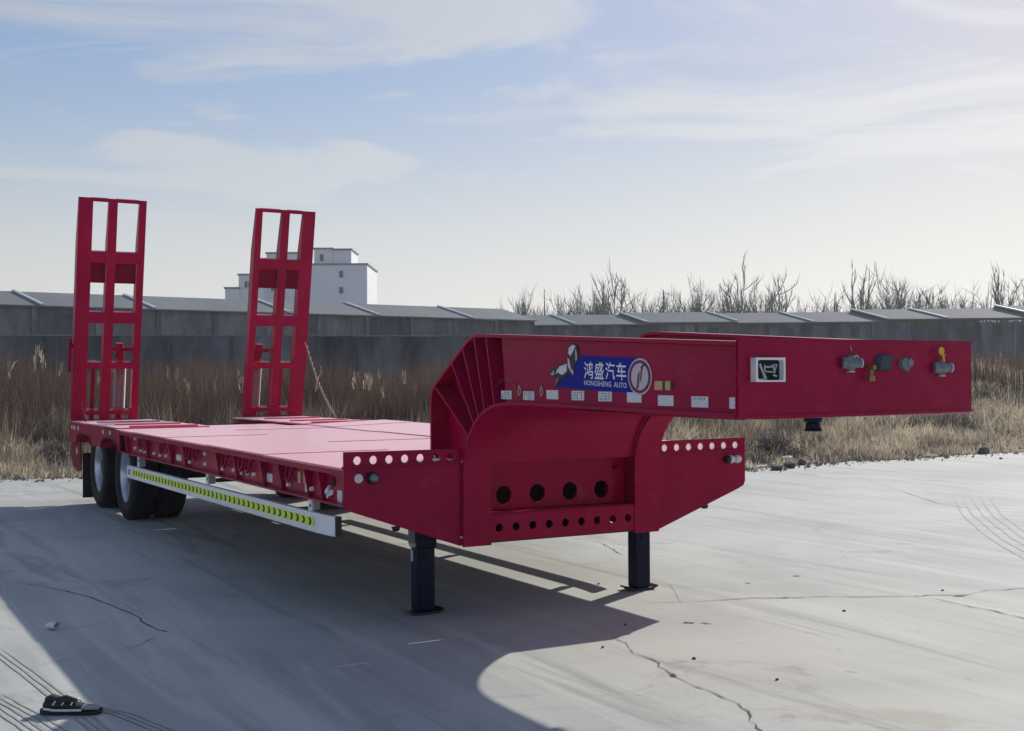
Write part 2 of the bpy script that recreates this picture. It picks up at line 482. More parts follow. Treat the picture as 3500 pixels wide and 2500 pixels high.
def ground_strip(name, pts, width, m, z=0.004, jit=0.35, sub=6, wander=0.02):
    pts = [Vector((p[0], p[1], 0)) for p in pts]; path = []
    for a, b in zip(pts[:-1], pts[1:]):
        for k in range(sub):
            t = k / sub; q = a.lerp(b, t)
            path.append(q + Vector((random.gauss(0, wander), random.gauss(0, wander), 0)) * (1 if k else 0.3))
    path.append(pts[-1]); v = []; n = len(path)
    for i, p in enumerate(path):
        d = (path[min(i + 1, n - 1)] - path[max(i - 1, 0)]).normalized(); nn = Vector((-d.y, d.x, 0))
        e = min(1, i / 3, (n - 1 - i) / 3) * width * (1 + random.uniform(-jit, jit)) / 2 + 0.0005
        v += [p + nn * e + Vector((0, 0, z)), p - nn * e + Vector((0, 0, z))]
    f = [(2 * i, 2 * i + 1, 2 * i + 3, 2 * i + 2) for i in range(n - 1)]
    b = MB(); b.add(v, f)
    return b.build(name, m, YARD)


CRACKS = [[(-3.005, -2.998), (-2.637, -2.749), (-2.047, -2.555), (-1.632, -2.483), (-1.142, -2.422), (-0.938, -2.432), (-0.674, -2.407), (-0.524, -2.333)],
          [(-0.508, -2.446), (-0.324, -2.587), (-0.249, -2.746)], [(-0.065, -3.187), (-0.193, -2.925)],
          [(0.073, 0.554), (0.172, 0.718), (0.259, 0.965), (0.325, 1.258), (0.457, 1.499), (0.545, 1.73), (0.727, 2.031), (0.849, 2.256), (0.859, 2.357), (0.983, 2.583), (0.941, 2.838), (1.014, 3.138), (1.2, 4.2)],
          [(0.89, 2.323), (1.115, 2.288), (1.461, 2.286), (1.706, 2.246), (2.3, 2.2)],
          [(0.876, -0.203), (1.07, -0.247), (1.262, -0.343), (1.424, -0.335), (1.725, -0.446), (1.968, -0.488), (2.152, -0.494), (2.32, -0.511), (2.477, -0.577), (2.666, -0.698), (2.9, -0.76)],
          [(0.228, 0.771), (-0.369, 1.124), (-0.026, 1.347), (0.115, 1.359)], [(-2.571, 1.94), (-2.198, 1.831), (-1.868, 1.697), (-1.705, 1.644)],
          [(-2.646, 2.005), (-2.938, 2.313)], [(-6.465, 9.035), (-4.426, 7.8), (-3.215, 7.063), (-2.661, 6.898), (-2.285, 7.387)]]
CW = [0.011, 0.009, 0.006, 0.014, 0.013, 0.010, 0.005, 0.012, 0.006, 0.010]
for c_, w_ in zip(CRACKS, CW):
    ground_strip('crack', c_, w_ * .55, CRACK, jit=0.8, sub=4, wander=0.006)
for (p, q, w_) in [((0.735, 0.38), (0.79, 0.45), .028), ((0.80, .45), (.87, .53), .014), ((-.15, 1.62), (-.10, 1.66), .02), ((-.21, 2.12), (-.17, 2.18), .02), ((.40, 1.42), (.47, 1.52), .03), ((.98, 2.45), (1.0, 2.6), .03), ((1.71, -.44), (1.80, -.46), .022)]:
    ground_strip('crack', [p, q], w_, CRACK, jit=0.6, wander=0.006)
TR = [[(-0.65, -3.279), (0.058, -3.198), (0.744, -3.132), (1.316, -3.076), (2.0, -3.02)], [(0.402, -3.405), (0.934, -3.288), (1.222, -3.238), (2.0, -3.1)],
      [(0.571, -3.425), (0.943, -3.362), (1.171, -3.324), (1.8, -3.2)], [(0.832, -3.083), (1.084, -2.941), (1.456, -2.84), (2.2, -2.75)]]
for l in TR:
    for k in range(3):
        o_ = 0.035 * k
        ground_strip('tyre_mark', [(a - o_ * .3, b - o_) for a, b in l], 0.010, MARK, z=0.0025 + 0.0002 * k, jit=0.3, wander=0.0012)
TR2 = [(-3.569, 7.766), (-2.255, 6.371), (-0.869, 5.084), (0.107, 4.306), (1.2, 3.6)]
for k in range(5):
    ground_strip('tyre_mark', [(a + .07 * k, b + .07 * k) for a, b in TR2], 0.018, MARK2, z=0.0025, jit=0.4, wander=0.003)
for k in range(4):
    ground_strip('tyre_mark', [(a + .55 + .07 * k, b + .75 + .07 * k) for a, b in TR2[:4]], 0.018, MARK2, z=0.0025, jit=0.4, wander=0.003)

# ------------------------------------------------------------------ the trailer
T = empty('lowbed_trailer')
tag(T, 'red steel lowbed trailer with raised gooseneck, two upright rear ramps and a lime-striped side guard', 'trailer')
ZD = 0.962
# deck plates: outer side bays, middle bays, wheel covers
xs_ = [-0.02, -1.50, -2.89, -4.25, -5.50, -6.30]
for i in range(5):
    x1, x0 = xs_[i] - 0.004, xs_[i + 1] + 0.004
    for sd in (-1, 1):
        ya, yb = sorted((sd * 0.556, sd * 1.5)); lift = 0.004 * ((i + (sd > 0)) % 2)
        b = MB(); zo = 0.03 if sd > 0 else 0.0
        za, zb = (ZD + lift + (zo if sd > 0 else 0), ZD + lift) if sd < 0 else (ZD + lift, ZD + lift + zo)
        xa = x1 if i else x1
        v = [(x0, ya, za - .014), (x1, ya, za - .014), (x1, yb, zb - .014), (x0, yb, zb - .014), (x0, ya, za), (x1, ya, za), (x1, yb, zb), (x0, yb, zb)]
        b.add(v, [(0, 3, 2, 1), (4, 5, 6, 7), (0, 1, 5, 4), (1, 2, 6, 5), (2, 3, 7, 6), (3, 0, 4, 7)])
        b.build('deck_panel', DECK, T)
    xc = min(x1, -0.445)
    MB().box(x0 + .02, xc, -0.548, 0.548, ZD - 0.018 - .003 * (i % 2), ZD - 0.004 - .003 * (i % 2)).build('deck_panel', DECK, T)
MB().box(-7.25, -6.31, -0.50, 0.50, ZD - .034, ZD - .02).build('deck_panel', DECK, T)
for sd in (-1, 1):
    for j, (x1, x0) in enumerate([(-6.31, -7.02), (-7.03, -7.98), (-7.99, -8.93)]):
        ya, yb = sorted((sd * 0.52, sd * (1.47)))
        z = ZD + 0.012 - 0.004 * j
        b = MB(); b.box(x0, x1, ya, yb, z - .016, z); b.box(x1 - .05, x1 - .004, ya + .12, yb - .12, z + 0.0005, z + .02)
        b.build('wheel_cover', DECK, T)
MB().box(-6.28, -.46, -1.42, 1.42, ZD - .036, ZD - .030).build('deck_gap_blocker', CHASSIS, T)  # unseen sheet added to stop light slits between deck panels
# main beams, cross members under the deck
for sd in (-1, 1):
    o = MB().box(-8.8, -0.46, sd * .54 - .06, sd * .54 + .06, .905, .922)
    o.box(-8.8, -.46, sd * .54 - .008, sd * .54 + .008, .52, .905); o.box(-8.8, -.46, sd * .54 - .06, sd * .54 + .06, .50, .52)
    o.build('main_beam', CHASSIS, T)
for i, x in enumerate(np.arange(-8.6, -0.5, 0.55)):
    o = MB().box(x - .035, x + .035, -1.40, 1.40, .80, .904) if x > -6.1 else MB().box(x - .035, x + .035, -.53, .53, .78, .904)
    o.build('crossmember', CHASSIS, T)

# side rails
GUS = [-5.9, -5.05, -4.144, -3.668, -2.676, -2.208, -1.576, -1.196, -0.69, -0.44]
for sd in (-1, 1):
    yw = sd * 1.43; zt = .958 if sd < 0 else .975
    rail = MB().box(-6.10, -0.01, min(yw, yw + sd * .012), max(yw, yw + sd * .012), .745, zt - .014).build('side_rail', RED, T)
    MB().box(-6.10, -0.01, *sorted((sd * 1.395, sd * 1.498)), .733, .745).build('bottom_flange', RED, rail)
    if sd > 0:
        continue
    MB().box(-6.10, -0.01, -1.499, -1.487, .916, .946).build('top_lip', RED, rail)
    for x in GUS:
        MB().add([(x, -1.430, .746), (x, -1.430, .944), (x, -1.497, .944), (x, -1.497, .916), (x, -1.470, .77), (x, -1.47, .746),
                  (x + .012, -1.430, .746), (x + .012, -1.430, .944), (x + .012, -1.497, .944), (x + .012, -1.497, .916), (x + .012, -1.470, .77), (x + .012, -1.47, .746)],
                 [(0, 1, 2, 3, 4, 5), (11, 10, 9, 8, 7, 6), (0, 6, 7, 1), (1, 7, 8, 2), (2, 8, 9, 3), (3, 9, 10, 4), (4, 10, 11, 5), (5, 11, 6, 0)]).build('gusset', RED, rail)
    # lashing rings hanging on the rail
    for x in [-5.337, -5.125, -4.50, -3.579, -3.36, -2.521, -2.10, -1.93, -1.05]:
        p = [(x - .045, -1.46, .90), (x - .05, -1.468, .86), (x - .035, -1.47, .825), (x, -1.472, .81), (x + .035, -1.47, .825), (x + .05, -1.468, .86), (x + .045, -1.46, .90)]
        MB().tube(p, .011, 7).build('lashing_ring', RED, rail, smooth=True)
        MB().box(x - .06, x + .06, -1.452, -1.442, .888, .912).build('ring_bracket', RED, rail)
    for x, z in [(-5.611, .897), (-5.62, .80), (-5.36, .79), (-5.2, .785), (-4.83, .79), (-4.6, .785), (-4.38, .79), (-3.11, .797), (-3.58, .785), (-3.12, .88), (-2.62, .79), (-2.33, .80), (-1.98, .80), (-1.84, .80), (-1.10, .785), (-.66, .79)]:
        MB().cyl((x, -1.443, z), (x, -1.462, z), .018, .014, 10).build('bolt_cap', WHITE, rail, smooth=True)
    for x, z, w, h, m in [(-3.963, .80, .17, .05, REFL), (-2.177, .805, .06, .06, REFL), (-1.523, .80, .15, .058, REFL), (-.908, .845, .055, .075, AMBER), (-.81, .85, .032, .065, AMBER),
                          (-.764, .79, .07, .055, REFL), (-.198, .782, .075, .07, REFL), (-5.909, .915, .07, .05, REFL)]:
        t_ = MB().box(x - w / 2, x + w / 2, -1.446, -1.4425, z - h / 2, z + h / 2).build('reflector', m, rail)
    # crumpled foil tag and a black disc in place of a shaded round hole near the front
    b = MB()
    for k in range(7):
        a = random.uniform(0, 3); b.obox((-.346 + random.uniform(-.03, .03), -1.455, .79 + random.uniform(-.02, .02)), (.05 * math.cos(a), .01, .05 * math.sin(a)), (0, .012, .004), (-.03 * math.sin(a), .004, .03 * math.cos(a)))
    b.build('foil_tag', REFL, rail)
    MB().cyl((-.30, -1.4425, .862), (-.30, -1.4465, .862), .030, .030, 16).build('rail_port', DARKHOLE, rail)

# wheel-side fenders with twin arches
for sd in (-1, 1):
    Y = sd * 1.495

    def arch(cx, rx, zb, zt, n=14): return [(cx + rx * math.cos(PI * i / n), zb + (zt - zb) * math.sin(PI * i / n) ** .75) for i in range(n + 1)]
    a1, a2 = arch(-6.58, .42, .74, .872), arch(-8.02, .42, .74, .868)
    low = a1 + a2
    out = [(-8.96, .70), (-9.0, .80), (-8.95, .89), (-8.82, .945), (-8.6, .957), (-6.10, .957), (-6.10, .74)] + low
    fen = plate('fender', out, [], (0, Y, 0), *XZ, .014, RED, T)
    lips = MB()
    for A in (a1, a2):
        lips.ribbon([(x, z) for x, z in A], *sorted((Y - sd * .13, Y + sd * .022)), .008)
    lips.build('arch_lip', RED, fen)
    if sd < 0:
        for x, z, w in [(-6.915, .912, .07), (-6.553, .915, .06), (-8.353, .90, .07), (-8.60, .90, .09), (-8.76, .90, .06)]:
            MB().box(x - w / 2, x + w / 2, Y - .0105, Y - .0075, z - .022, z + .022).build('reflector', REFL, fen)
    tp = [(-9.05, .68), (-8.96, .80), (-8.44, .76), (-8.44, .40), (-8.62, .37), (-8.86, .40), (-9.06, .53)]
    tail = plate('tail_panel', tp, [], (0, sd * 1.455, 0), *XZ, .014, REDIN, T)
    MB().cyl((-8.62, sd * 1.463, .62), (-8.62, sd * 1.478, .62), .045, .04, 14).build('tail_reflector', AMBER, tail)
    MB().box(-8.49, -8.475, *sorted((sd * .80, sd * 1.43)), .07, .60).build('mud_flap', BLACK, T)
    MB().box(-9.02, -8.95, *sorted((sd * .60, sd * 1.47)), .70, .94).build('rear_beam', RED, T)

# axles and twin wheels
R = .47
tyre_prof = [(.285, -.115), (.30, -.125), (.36, -.135), (.42, -.132), (.45, -.118), (.466, -.10), (.47, -.06), (.462, -.055), (.462, -.045), (.47, -.04), (.47, -.005), (.462, 0),
             (.462, .008), (.47, .013), (.47, .05), (.462, .055), (.462, .063), (.47, .068), (.466, .10), (.45, .118), (.42, .132), (.36, .135), (.30, .125), (.285, .115)]
for x in (-6.55, -7.95):
    MB().cyl((x, -1.0, R), (x, 1.0, R), .065, .065, 14).build('axle', BLACK, T)
    for sd in (-1, 1):
        MB().tube([(x - .55, sd * .62, .62), (x - .2, sd * .62, .55), (x + .2, sd * .62, .55), (x + .55, sd * .62, .62)], .045, 8).build('leaf_spring', BLACK, T)
        for k, yc in enumerate((sd * 1.235, sd * .93)):
            ty = MB().lathe(tyre_prof, (x, yc, R), (0, sd, 0), 40).build('tyre', RUBBER, T, smooth=True)
            rp = [(.292, .122), (.300, .118), (.288, .10), (.272, .085), (.262, .03), (.258, -.02), (.235, -.045), (.19, -.05), (.165, -.035), (.13, -.03), (.0, -.03)] if k == 0 else \
                 [(.29, .118), (.27, .08), (.26, .0), (.2, .03), (.0, .03)]
            rim = MB().lathe(rp, (x, yc, R), (0, sd, 0), 36).build('rim', RIM, ty, smooth=True)
            if k == 0:
                MB().lathe([(.105, -.03), (.105, .05), (.085, .075), (.0, .08)], (x, yc, R), (0, sd, 0), 20).build('hub', BLACK, ty, smooth=True)
                nb = MB()
                for q in range(10):
                    a = 2 * PI * q / 10; c = (x + .135 * math.cos(a), yc - sd * .035, R + .135 * math.sin(a)); nb.cyl(c, (c[0], c[1] + sd * .045, c[2]), .014, .012, 6)
                nb.build('wheel_nuts', RIM, ty)

# gooseneck: two cranked I-beams
top = [(-.43, .965), (-.43, 1.32), (-.425, 1.365), (-.41, 1.405), (-.385, 1.435), (-.345, 1.462), (.06, 1.700), (.10, 1.722), (.145, 1.738), (.20, 1.746), (.26, 1.747), (2.585, 1.643)]
bot = [(.035, .452), (.035, .92), (.045, .985), (.068, 1.05), (.10, 1.11), (.15, 1.17), (.21, 1.222), (.28, 1.265), (.36, 1.297), (.45, 1.317), (.56, 1.327), (.75, 1.331), (2.585, 1.311)]


def offs(l, d):
    o = []
    for i, (x, z) in enumerate(l):
        a = Vector(l[max(i - 1, 0)]); b = Vector(l[min(i + 1, len(l) - 1)]); t = (b - a).normalized(); o.append((x - t.y * d, z + t.x * d))
    return o


for sd in (-1, 1):
    yi, yo = sd * .54, sd * .735
    tops = top if sd < 0 else [(x, z + (.035 * max(0, 1 - x / 2.5) if z > 1.6 else 0)) for x, z in top]
    webp = [(-.43, .50)] + offs(tops, -.004) + list(reversed(offs(bot, .004)))
    beam = plate('gooseneck_beam', webp, [], (0, sd * .600, 0), *XZ, .014, RED, T)
    MB().ribbon(tops, *sorted((yi, yo)), -.020).build('top_flange', RED, beam, bevel=.003)
    MB().ribbon(bot, *sorted((yi, yo)), .020).build('bottom_flange', RED, beam, bevel=.003)
    # flush cover plate on the straight run
    cov = [(.47, 1.721), (2.58, 1.627), (2.58, 1.328), (.75, 1.348), (.60, 1.346), (.52, 1.341)]
    cp = plate('side_cover', cov, [], (0, sd * .698, 0), *XZ, .010, RED, beam)
    MB().ribbon([(.465, 1.722), (.516, 1.341)], *sorted((sd * .607, sd * .703)), .008).build('stiffener', RED, beam)
    for (p, q) in [((-.375, 1.43), (.085, 1.135)), ((-.13, 1.578), (.165, 1.205)), ((.02, 1.665), (.225, 1.25)), ((.17, 1.725), (.30, 1.293)), ((.32, 1.724), (.42, 1.328))]:
        MB().ribbon([p, q], *sorted((sd * .607, sd * .733)), .012).build('stiffener', RED, beam)
    # inner low plate at the rear of the crank and the closing plate towards the wing
    MB().box(-.42, .03, *sorted((sd * .607, sd * .72)), .455, .467).build('foot_plate', RED, beam)
    if sd < 0:
        for k in range(9):
            x = .525 + .2545 * k; w = .060 if k < 8 else .032
            xx = x if k < 8 else 2.545
            zc = 1.392 - .0015 * k + (.006 if 1 < k < 6 else -.004)
            rf = MB().box(xx - w, xx + w, -.7062, -.7036, zc - .025, zc + .024).build('reflector', REFL, beam)
            if k in (0, 1, 3, 4, 7):
                pb = MB()
                for r_ in range(3 if k != 7 else 1):
                    for c_ in range(5):
                        if random.random() < .82:
                            cx = xx - .044 + .02 * c_ + random.uniform(-.003, .003); cz = zc + .014 - .014 * r_
                            a = random.uniform(-.6, .6)
                            pb.obox((cx, -.7068, cz), (.011 * math.cos(a), 0, .011 * math.sin(a)), (0, .0006, 0), (-.003 * math.sin(a), 0, .003 * math.cos(a)))
                            pb.obox((cx, -.7068, cz), (.003, 0, 0), (0, .0006, 0), (0, 0, .010))
                pb.build('reflector_print', PRINT, beam)
        for x0, x1, m in [(1.965, 2.028, AMBER), (2.028, 2.049, BLACK), (2.049, 2.088, AMBER), (2.088, 2.112, BLACK)]:
            MB().box(x0, x1, -.7064, -.7036, 1.428, 1.470).build('amber_marker', m, beam)
        # looped pilot wires left on the web
        MB().tube([(.44, -.706, 1.455), (.50, -.712, 1.478), (.58, -.712, 1.475), (.64, -.709, 1.435), (.655, -.706, 1.36)], .0022, 5).build('wire', BRASS, beam)
        for x in (.672, .915):
            MB().tube([(x, -.706, 1.44), (x + .02, -.709, 1.425), (x + .024, -.709, 1.40), (x + .005, -.709, 1.385), (x - .006, -.708, 1.41), (x, -.706, 1.44)], .0026, 5).build('wire', SILVER, beam)

MB().ribbon(offs(top[1:], -.07), -.538, .538, -.012).build('gooseneck_deck', RED, T)

# front plate with couplings, kingpin
fp = plate('front_plate', [(-.728, 1.312), (-.60, 1.304), (.728, 1.312), (.728, 1.646), (-.728, 1.646)], [], (2.592, 0, 0), *YZ, .014, RED, T)
MB().ribbon([(1.1, 1.306), (2.50, 1.300), (2.56, 1.303), (2.606, 1.316)], -.66, .735, .010).build('skid_lip', RED, fp, bevel=.002)
MB().box(2.585, 2.603, -.735, .735, 1.6465, 1.656).build('top_edge', RED, fp)
X0 = 2.5995
fr = plate('socket_frame', rect(-.660, -.494, 1.467, 1.572), [[(-.649, 1.484), (-.649, 1.556), (-.640, 1.562), (-.512, 1.562), (-.503, 1.553), (-.503, 1.482), (-.512, 1.474), (-.64, 1.475)]], (X0 + .018, 0, 0), *YZ, .036, WHITE, fp)
MB().box(X0, X0 + .006, -.655, -.50, 1.472, 1.566).build('socket_recess', DARKHOLE, fp)
em = MB()
for a, b, w in [((-.617, 1.545), (-.594, 1.50), .010), ((-.594, 1.50), (-.582, 1.478), .014), ((-.588, 1.541), (-.588, 1.516), .005), ((-.588, 1.531), (-.545, 1.533), .007),
                ((-.588, 1.513), (-.542, 1.509), .005), ((-.542, 1.543), (-.532, 1.505), .006), ((-.52, 1.543), (-.532, 1.513), .005), ((-.54, 1.54), (-.52, 1.543), .004), ((-.540, 1.497), (-.520, 1.491), .008), ((-.628, 1.476), (-.58, 1.476), .010)]:
    a, b = Vector((X0 + .009, *a)), Vector((X0 + .009, *b)); d = b - a; n_ = Vector((0, -d.z, d.y)).normalized()
    em.obox((a + b) / 2, d, n_ * w, (.004, 0, 0))
em.build('socket_fitting', SILVER, fp)


def coupling(y, z, tagm=None):
    b = MB()
    b.cyl((X0, y - .005, z), (X0 + .014, y - .005, z), .036, .036, 14)
    b.cyl((X0 + .004, y - .055, z + .002), (X0 + .022, y - .012, z), .028, .026, 12)
    b.cyl((X0 + .010, y - .012, z), (X0 + .026, y + .038, z), .024, .022, 14)
    b.build('air_coupling', GREY, fp, smooth=True)
    MB().cyl((X0 + .0262, y + .0385, z), (X0 + .0275, y + .0425, z), .023, .023, 14).build('coupling_ring', REFL, fp)
    MB().box(X0, X0 + .02, y - .02, y + .01, z - .042, z - .036).build('coupling_clip', SILVER, fp)


coupling(-.075, 1.549); coupling(.515, 1.527)
MB().tube([(X0 + .02, -.075, 1.572), (X0 + .03, -.066, 1.584), (X0 + .03, -.055, 1.578), (X0 + .02, -.05, 1.56)], .004, 6).build('wire_loop', SILVER, fp)
MB().tube([(X0 + .003, -.078, 1.625), (X0 + .006, -.072, 1.612), (X0 + .006, -.072, 1.603)], .002, 5).build('wire_end', SILVER, fp)
b = MB().lathe([(.0, -.003), (.016, -.003), (.020, 0), (.016, .003), (.0, .003)], (X0 + .03, .487, 1.606), (1, 0, 0), 14)
b.tube([(X0 + .028, .492, 1.592), (X0 + .026, .503, 1.575), (X0 + .026, .508, 1.555)], .006, 6); b.obox((X0 + .028, .507, 1.585), (.006, 0, 0), (0, .016, .004), (0, 0, .006))
b.build('yellow_tag', YTAG, fp)
b = MB().cyl((X0, .028, 1.528), (X0 + .05, .028, 1.528), .014, .012, 8); b.cyl((X0 + .03, .028, 1.528), (X0 + .03, .026, 1.49), .008, .008, 8); b.cyl((X0 + .03, .026, 1.49), (X0 + .03, .026, 1.466), .018, .016, 6)
b.build('drain_valve', BRASS, fp)
b = MB().add([(X0, .085, 1.587), (X0, .172, 1.588), (X0, .172, 1.512), (X0, .075, 1.512), (X0 + .026, .10, 1.584), (X0 + .026, .166, 1.585), (X0 + .022, .166, 1.516), (X0 + .022, .088, 1.516)],
             [(0, 1, 2, 3), (4, 7, 6, 5), (0, 4, 5, 1), (1, 5, 6, 2), (2, 6, 7, 3), (3, 7, 4, 0)])
b.build('electric_socket', mat('slate_blue_plastic', (.022, .035, .06), rough=.4, var=.2, vscale=20), fp, bevel=.004)
b = MB().cyl((X0, .262, 1.548), (X0 + .018, .262, 1.548), .030, .024, 10); b.cyl((X0, .290, 1.55), (X0 + .022, .290, 1.55), .028, .020, 10); b.cyl((X0, .276, 1.53), (X0 + .014, .276, 1.53), .02, .02, 8)
b.build('air_coupling', mat('pale_grey_cap', (.17, .20, .225), rough=.4, var=.5, vscale=50), fp, smooth=True)
kp = MB().lathe([(.0, .02), (.046, .02), (.044, -.028), (.035, -.036), (.035, -.060), (.042, -.064), (.042, -.074), (.0, -.076)], (2.28, 0, 1.30), (0, 0, 1), 24).build('kingpin', NAVY, T, smooth=True)
MB().box(1.2, 2.585, -.54, .54, 1.309, 1.317).build('coupler_plate', RED, T)

# blue company sticker with lettering and emblems on the near cover
YS = -.7045
vin = plate('company_sticker', [(1.055, 1.436), (1.30, 1.585), (1.325, 1.601), (1.835, 1.583), (1.90, 1.50), (1.84, 1.407), (1.40, 1.424)], [], (0, YS, 0), *XZ, .002, BLUE, T)


def text_mesh(name, txt, x, z, w, h, m, parent, y):
    cu = bpy.data.curves.new(name, 'FONT'); cu.body = txt; cu.size = 1.0; cu.fill_mode = 'FRONT'; cu.resolution_u = 2
    cu.offset = 0.012
    o = bpy.data.objects.new(name, cu); COL.objects.link(o); bpy.context.view_layer.update()
    me = bpy.data.meshes.new_from_object(o.evaluated_get(bpy.context.evaluated_depsgraph_get()))
    bpy.data.objects.remove(o); bpy.data.curves.remove(cu)
    if not len(me.vertices): return None
    co = np.array([v.co[:] for v in me.vertices]); lo = co.min(0); hi = co.max(0); sp = np.maximum(hi - lo, 1e-6)
    for v in me.vertices:
        fx = (v.co.x - lo[0]) / sp[0]; fz = (v.co.y - lo[1]) / sp[1]
        px = x + fx * w; v.co = (px, y, z + fz * h - (px - x) * .035)
    me.materials.clear(); me.materials.append(m); me.name = name
    return link(bpy.data.objects.new(name, me), parent)


for k, ch in enumerate('鸿盛汽车'):
    text_mesh('lettering', ch, 1.352 + .0985 * k, 1.482 - .0025 * k, .084, .088, WHITE, vin, YS - .0018)
text_mesh('lettering', 'HONGSHENG  AUTO', 1.352, 1.448, .385, .026, REFL, vin, YS - .0018)
# leaping horse emblem
hb = [(1.005, 1.502), (1.03, 1.488), (1.06, 1.490), (1.085, 1.50), (1.075, 1.47), (1.058, 1.440), (1.07, 1.431), (1.10, 1.455), (1.125, 1.478), (1.16, 1.488), (1.20, 1.505), (1.225, 1.51), (1.235, 1.492), (1.25, 1.49), (1.255, 1.515),
      (1.262, 1.55), (1.285, 1.565), (1.30, 1.60), (1.298, 1.64), (1.275, 1.662), (1.24, 1.668), (1.205, 1.655), (1.19, 1.63), (1.20, 1.60), (1.19, 1.565), (1.165, 1.565), (1.125, 1.552), (1.10, 1.55), (1.07, 1.54), (1.035, 1.528), (1.012, 1.518)]
hz_ = plate('horse_emblem', hb, [], (0, YS - .0022, 0), *XZ, .002, BLACK, T)
for pl, m in [([(1.095, 1.515), (1.14, 1.500), (1.185, 1.520), (1.188, 1.56), (1.11, 1.546)], REFL), ([(1.195, 1.59), (1.21, 1.585), (1.232, 1.53), (1.25, 1.525), (1.25, 1.50), (1.225, 1.52), (1.20, 1.545)], PINKW),
              ([(1.203, 1.615), (1.21, 1.645), (1.245, 1.660), (1.275, 1.652), (1.25, 1.625), (1.225, 1.60)], REFL), ([(1.268, 1.64), (1.285, 1.62), (1.288, 1.585), (1.276, 1.57), (1.274, 1.60)], SILVER),
              ([(1.02, 1.506), (1.045, 1.498), (1.06, 1.51), (1.055, 1.526), (1.045, 1.524), (1.047, 1.512), (1.03, 1.512)], SILVER), ([(1.085, 1.505), (1.10, 1.53), (1.092, 1.535), (1.078, 1.51)], REFL), ([(1.068, 1.445), (1.09, 1.47), (1.10, 1.49), (1.085, 1.475)], SILVER)]:
    plate('emblem_patch', pl, [], (0, YS - .0042, 0), *XZ, .0016, m, hz_)
# oval badge
bc = (1.848, 1.491)
bd = plate('oval_badge', circle(*bc, .098, 36, .089), [], (0, YS - .0024, 0), *XZ, .0024, PINKW, T)
plate('badge_ring', circle(*bc, .090, 36, .080), [circle(*bc, .072, 32, .066)], (0, YS - .0042, 0), *XZ, .0014, MAROON, bd)
for pth in [[(1.805, 1.432), (1.822, 1.438), (1.828, 1.468), (1.832, 1.50), (1.85, 1.52), (1.846, 1.505), (1.845, 1.48), (1.838, 1.455), (1.825, 1.430)],
            [(1.893, 1.548), (1.876, 1.535), (1.868, 1.515), (1.862, 1.48), (1.846, 1.455), (1.852, 1.475), (1.854, 1.505), (1.862, 1.53), (1.878, 1.556)],
            [(1.850, 1.528), (1.86, 1.54), (1.88, 1.553), (1.866, 1.535)], [(1.848, 1.452), (1.838, 1.44), (1.82, 1.428), (1.834, 1.446)]]:
    plate('badge_stroke', pth, [], (0, YS - .0042, 0), *XZ, .0014, MAROON, bd)

# neck front: curved plate, recessed panel, lower perforated beam
MB().ribbon(list(reversed([(.004, .957)] + [q_ for q_ in offs(bot, .032) if q_[1] > .955 and q_[0] < 1.3] + [(1.25, 1.345)])), -.539, .539, -.012).build('neck_curved_plate', RED, T, smooth=True)
MB().box(-.10, -.009, -.539, .539, .953, .964).build('neck_shelf', RED, T)
plate('neck_panel', rect(-.539, .539, .648, .953), [circle(-.375 + .247 * k, .742, .058, 26) for k in range(4)] + [rect(.455, .50, .87, .90)], (-.11, 0, 0), *YZ, .014, RED, T)
MB().box(-.103, .02, -.539, .539, .634, .646).build('neck_shelf', RED, T)
plate('neck_beam', rect(-.539, .539, .474, .634), [circle(-.484 + .1212 * k, .556, .0265, 18) for k in range(9)], (.024, 0, 0), *YZ, .014, RED, T)
MB().box(-.42, -.40, -.592, .592, .47, .94).build('neck_hole_blackout', DARKHOLE, T)  # black sheet added behind the neck holes to block leaking light
MB().box(-.39, .01, -.539, .539, .462, .472).build('neck_floor', CHASSIS, T)

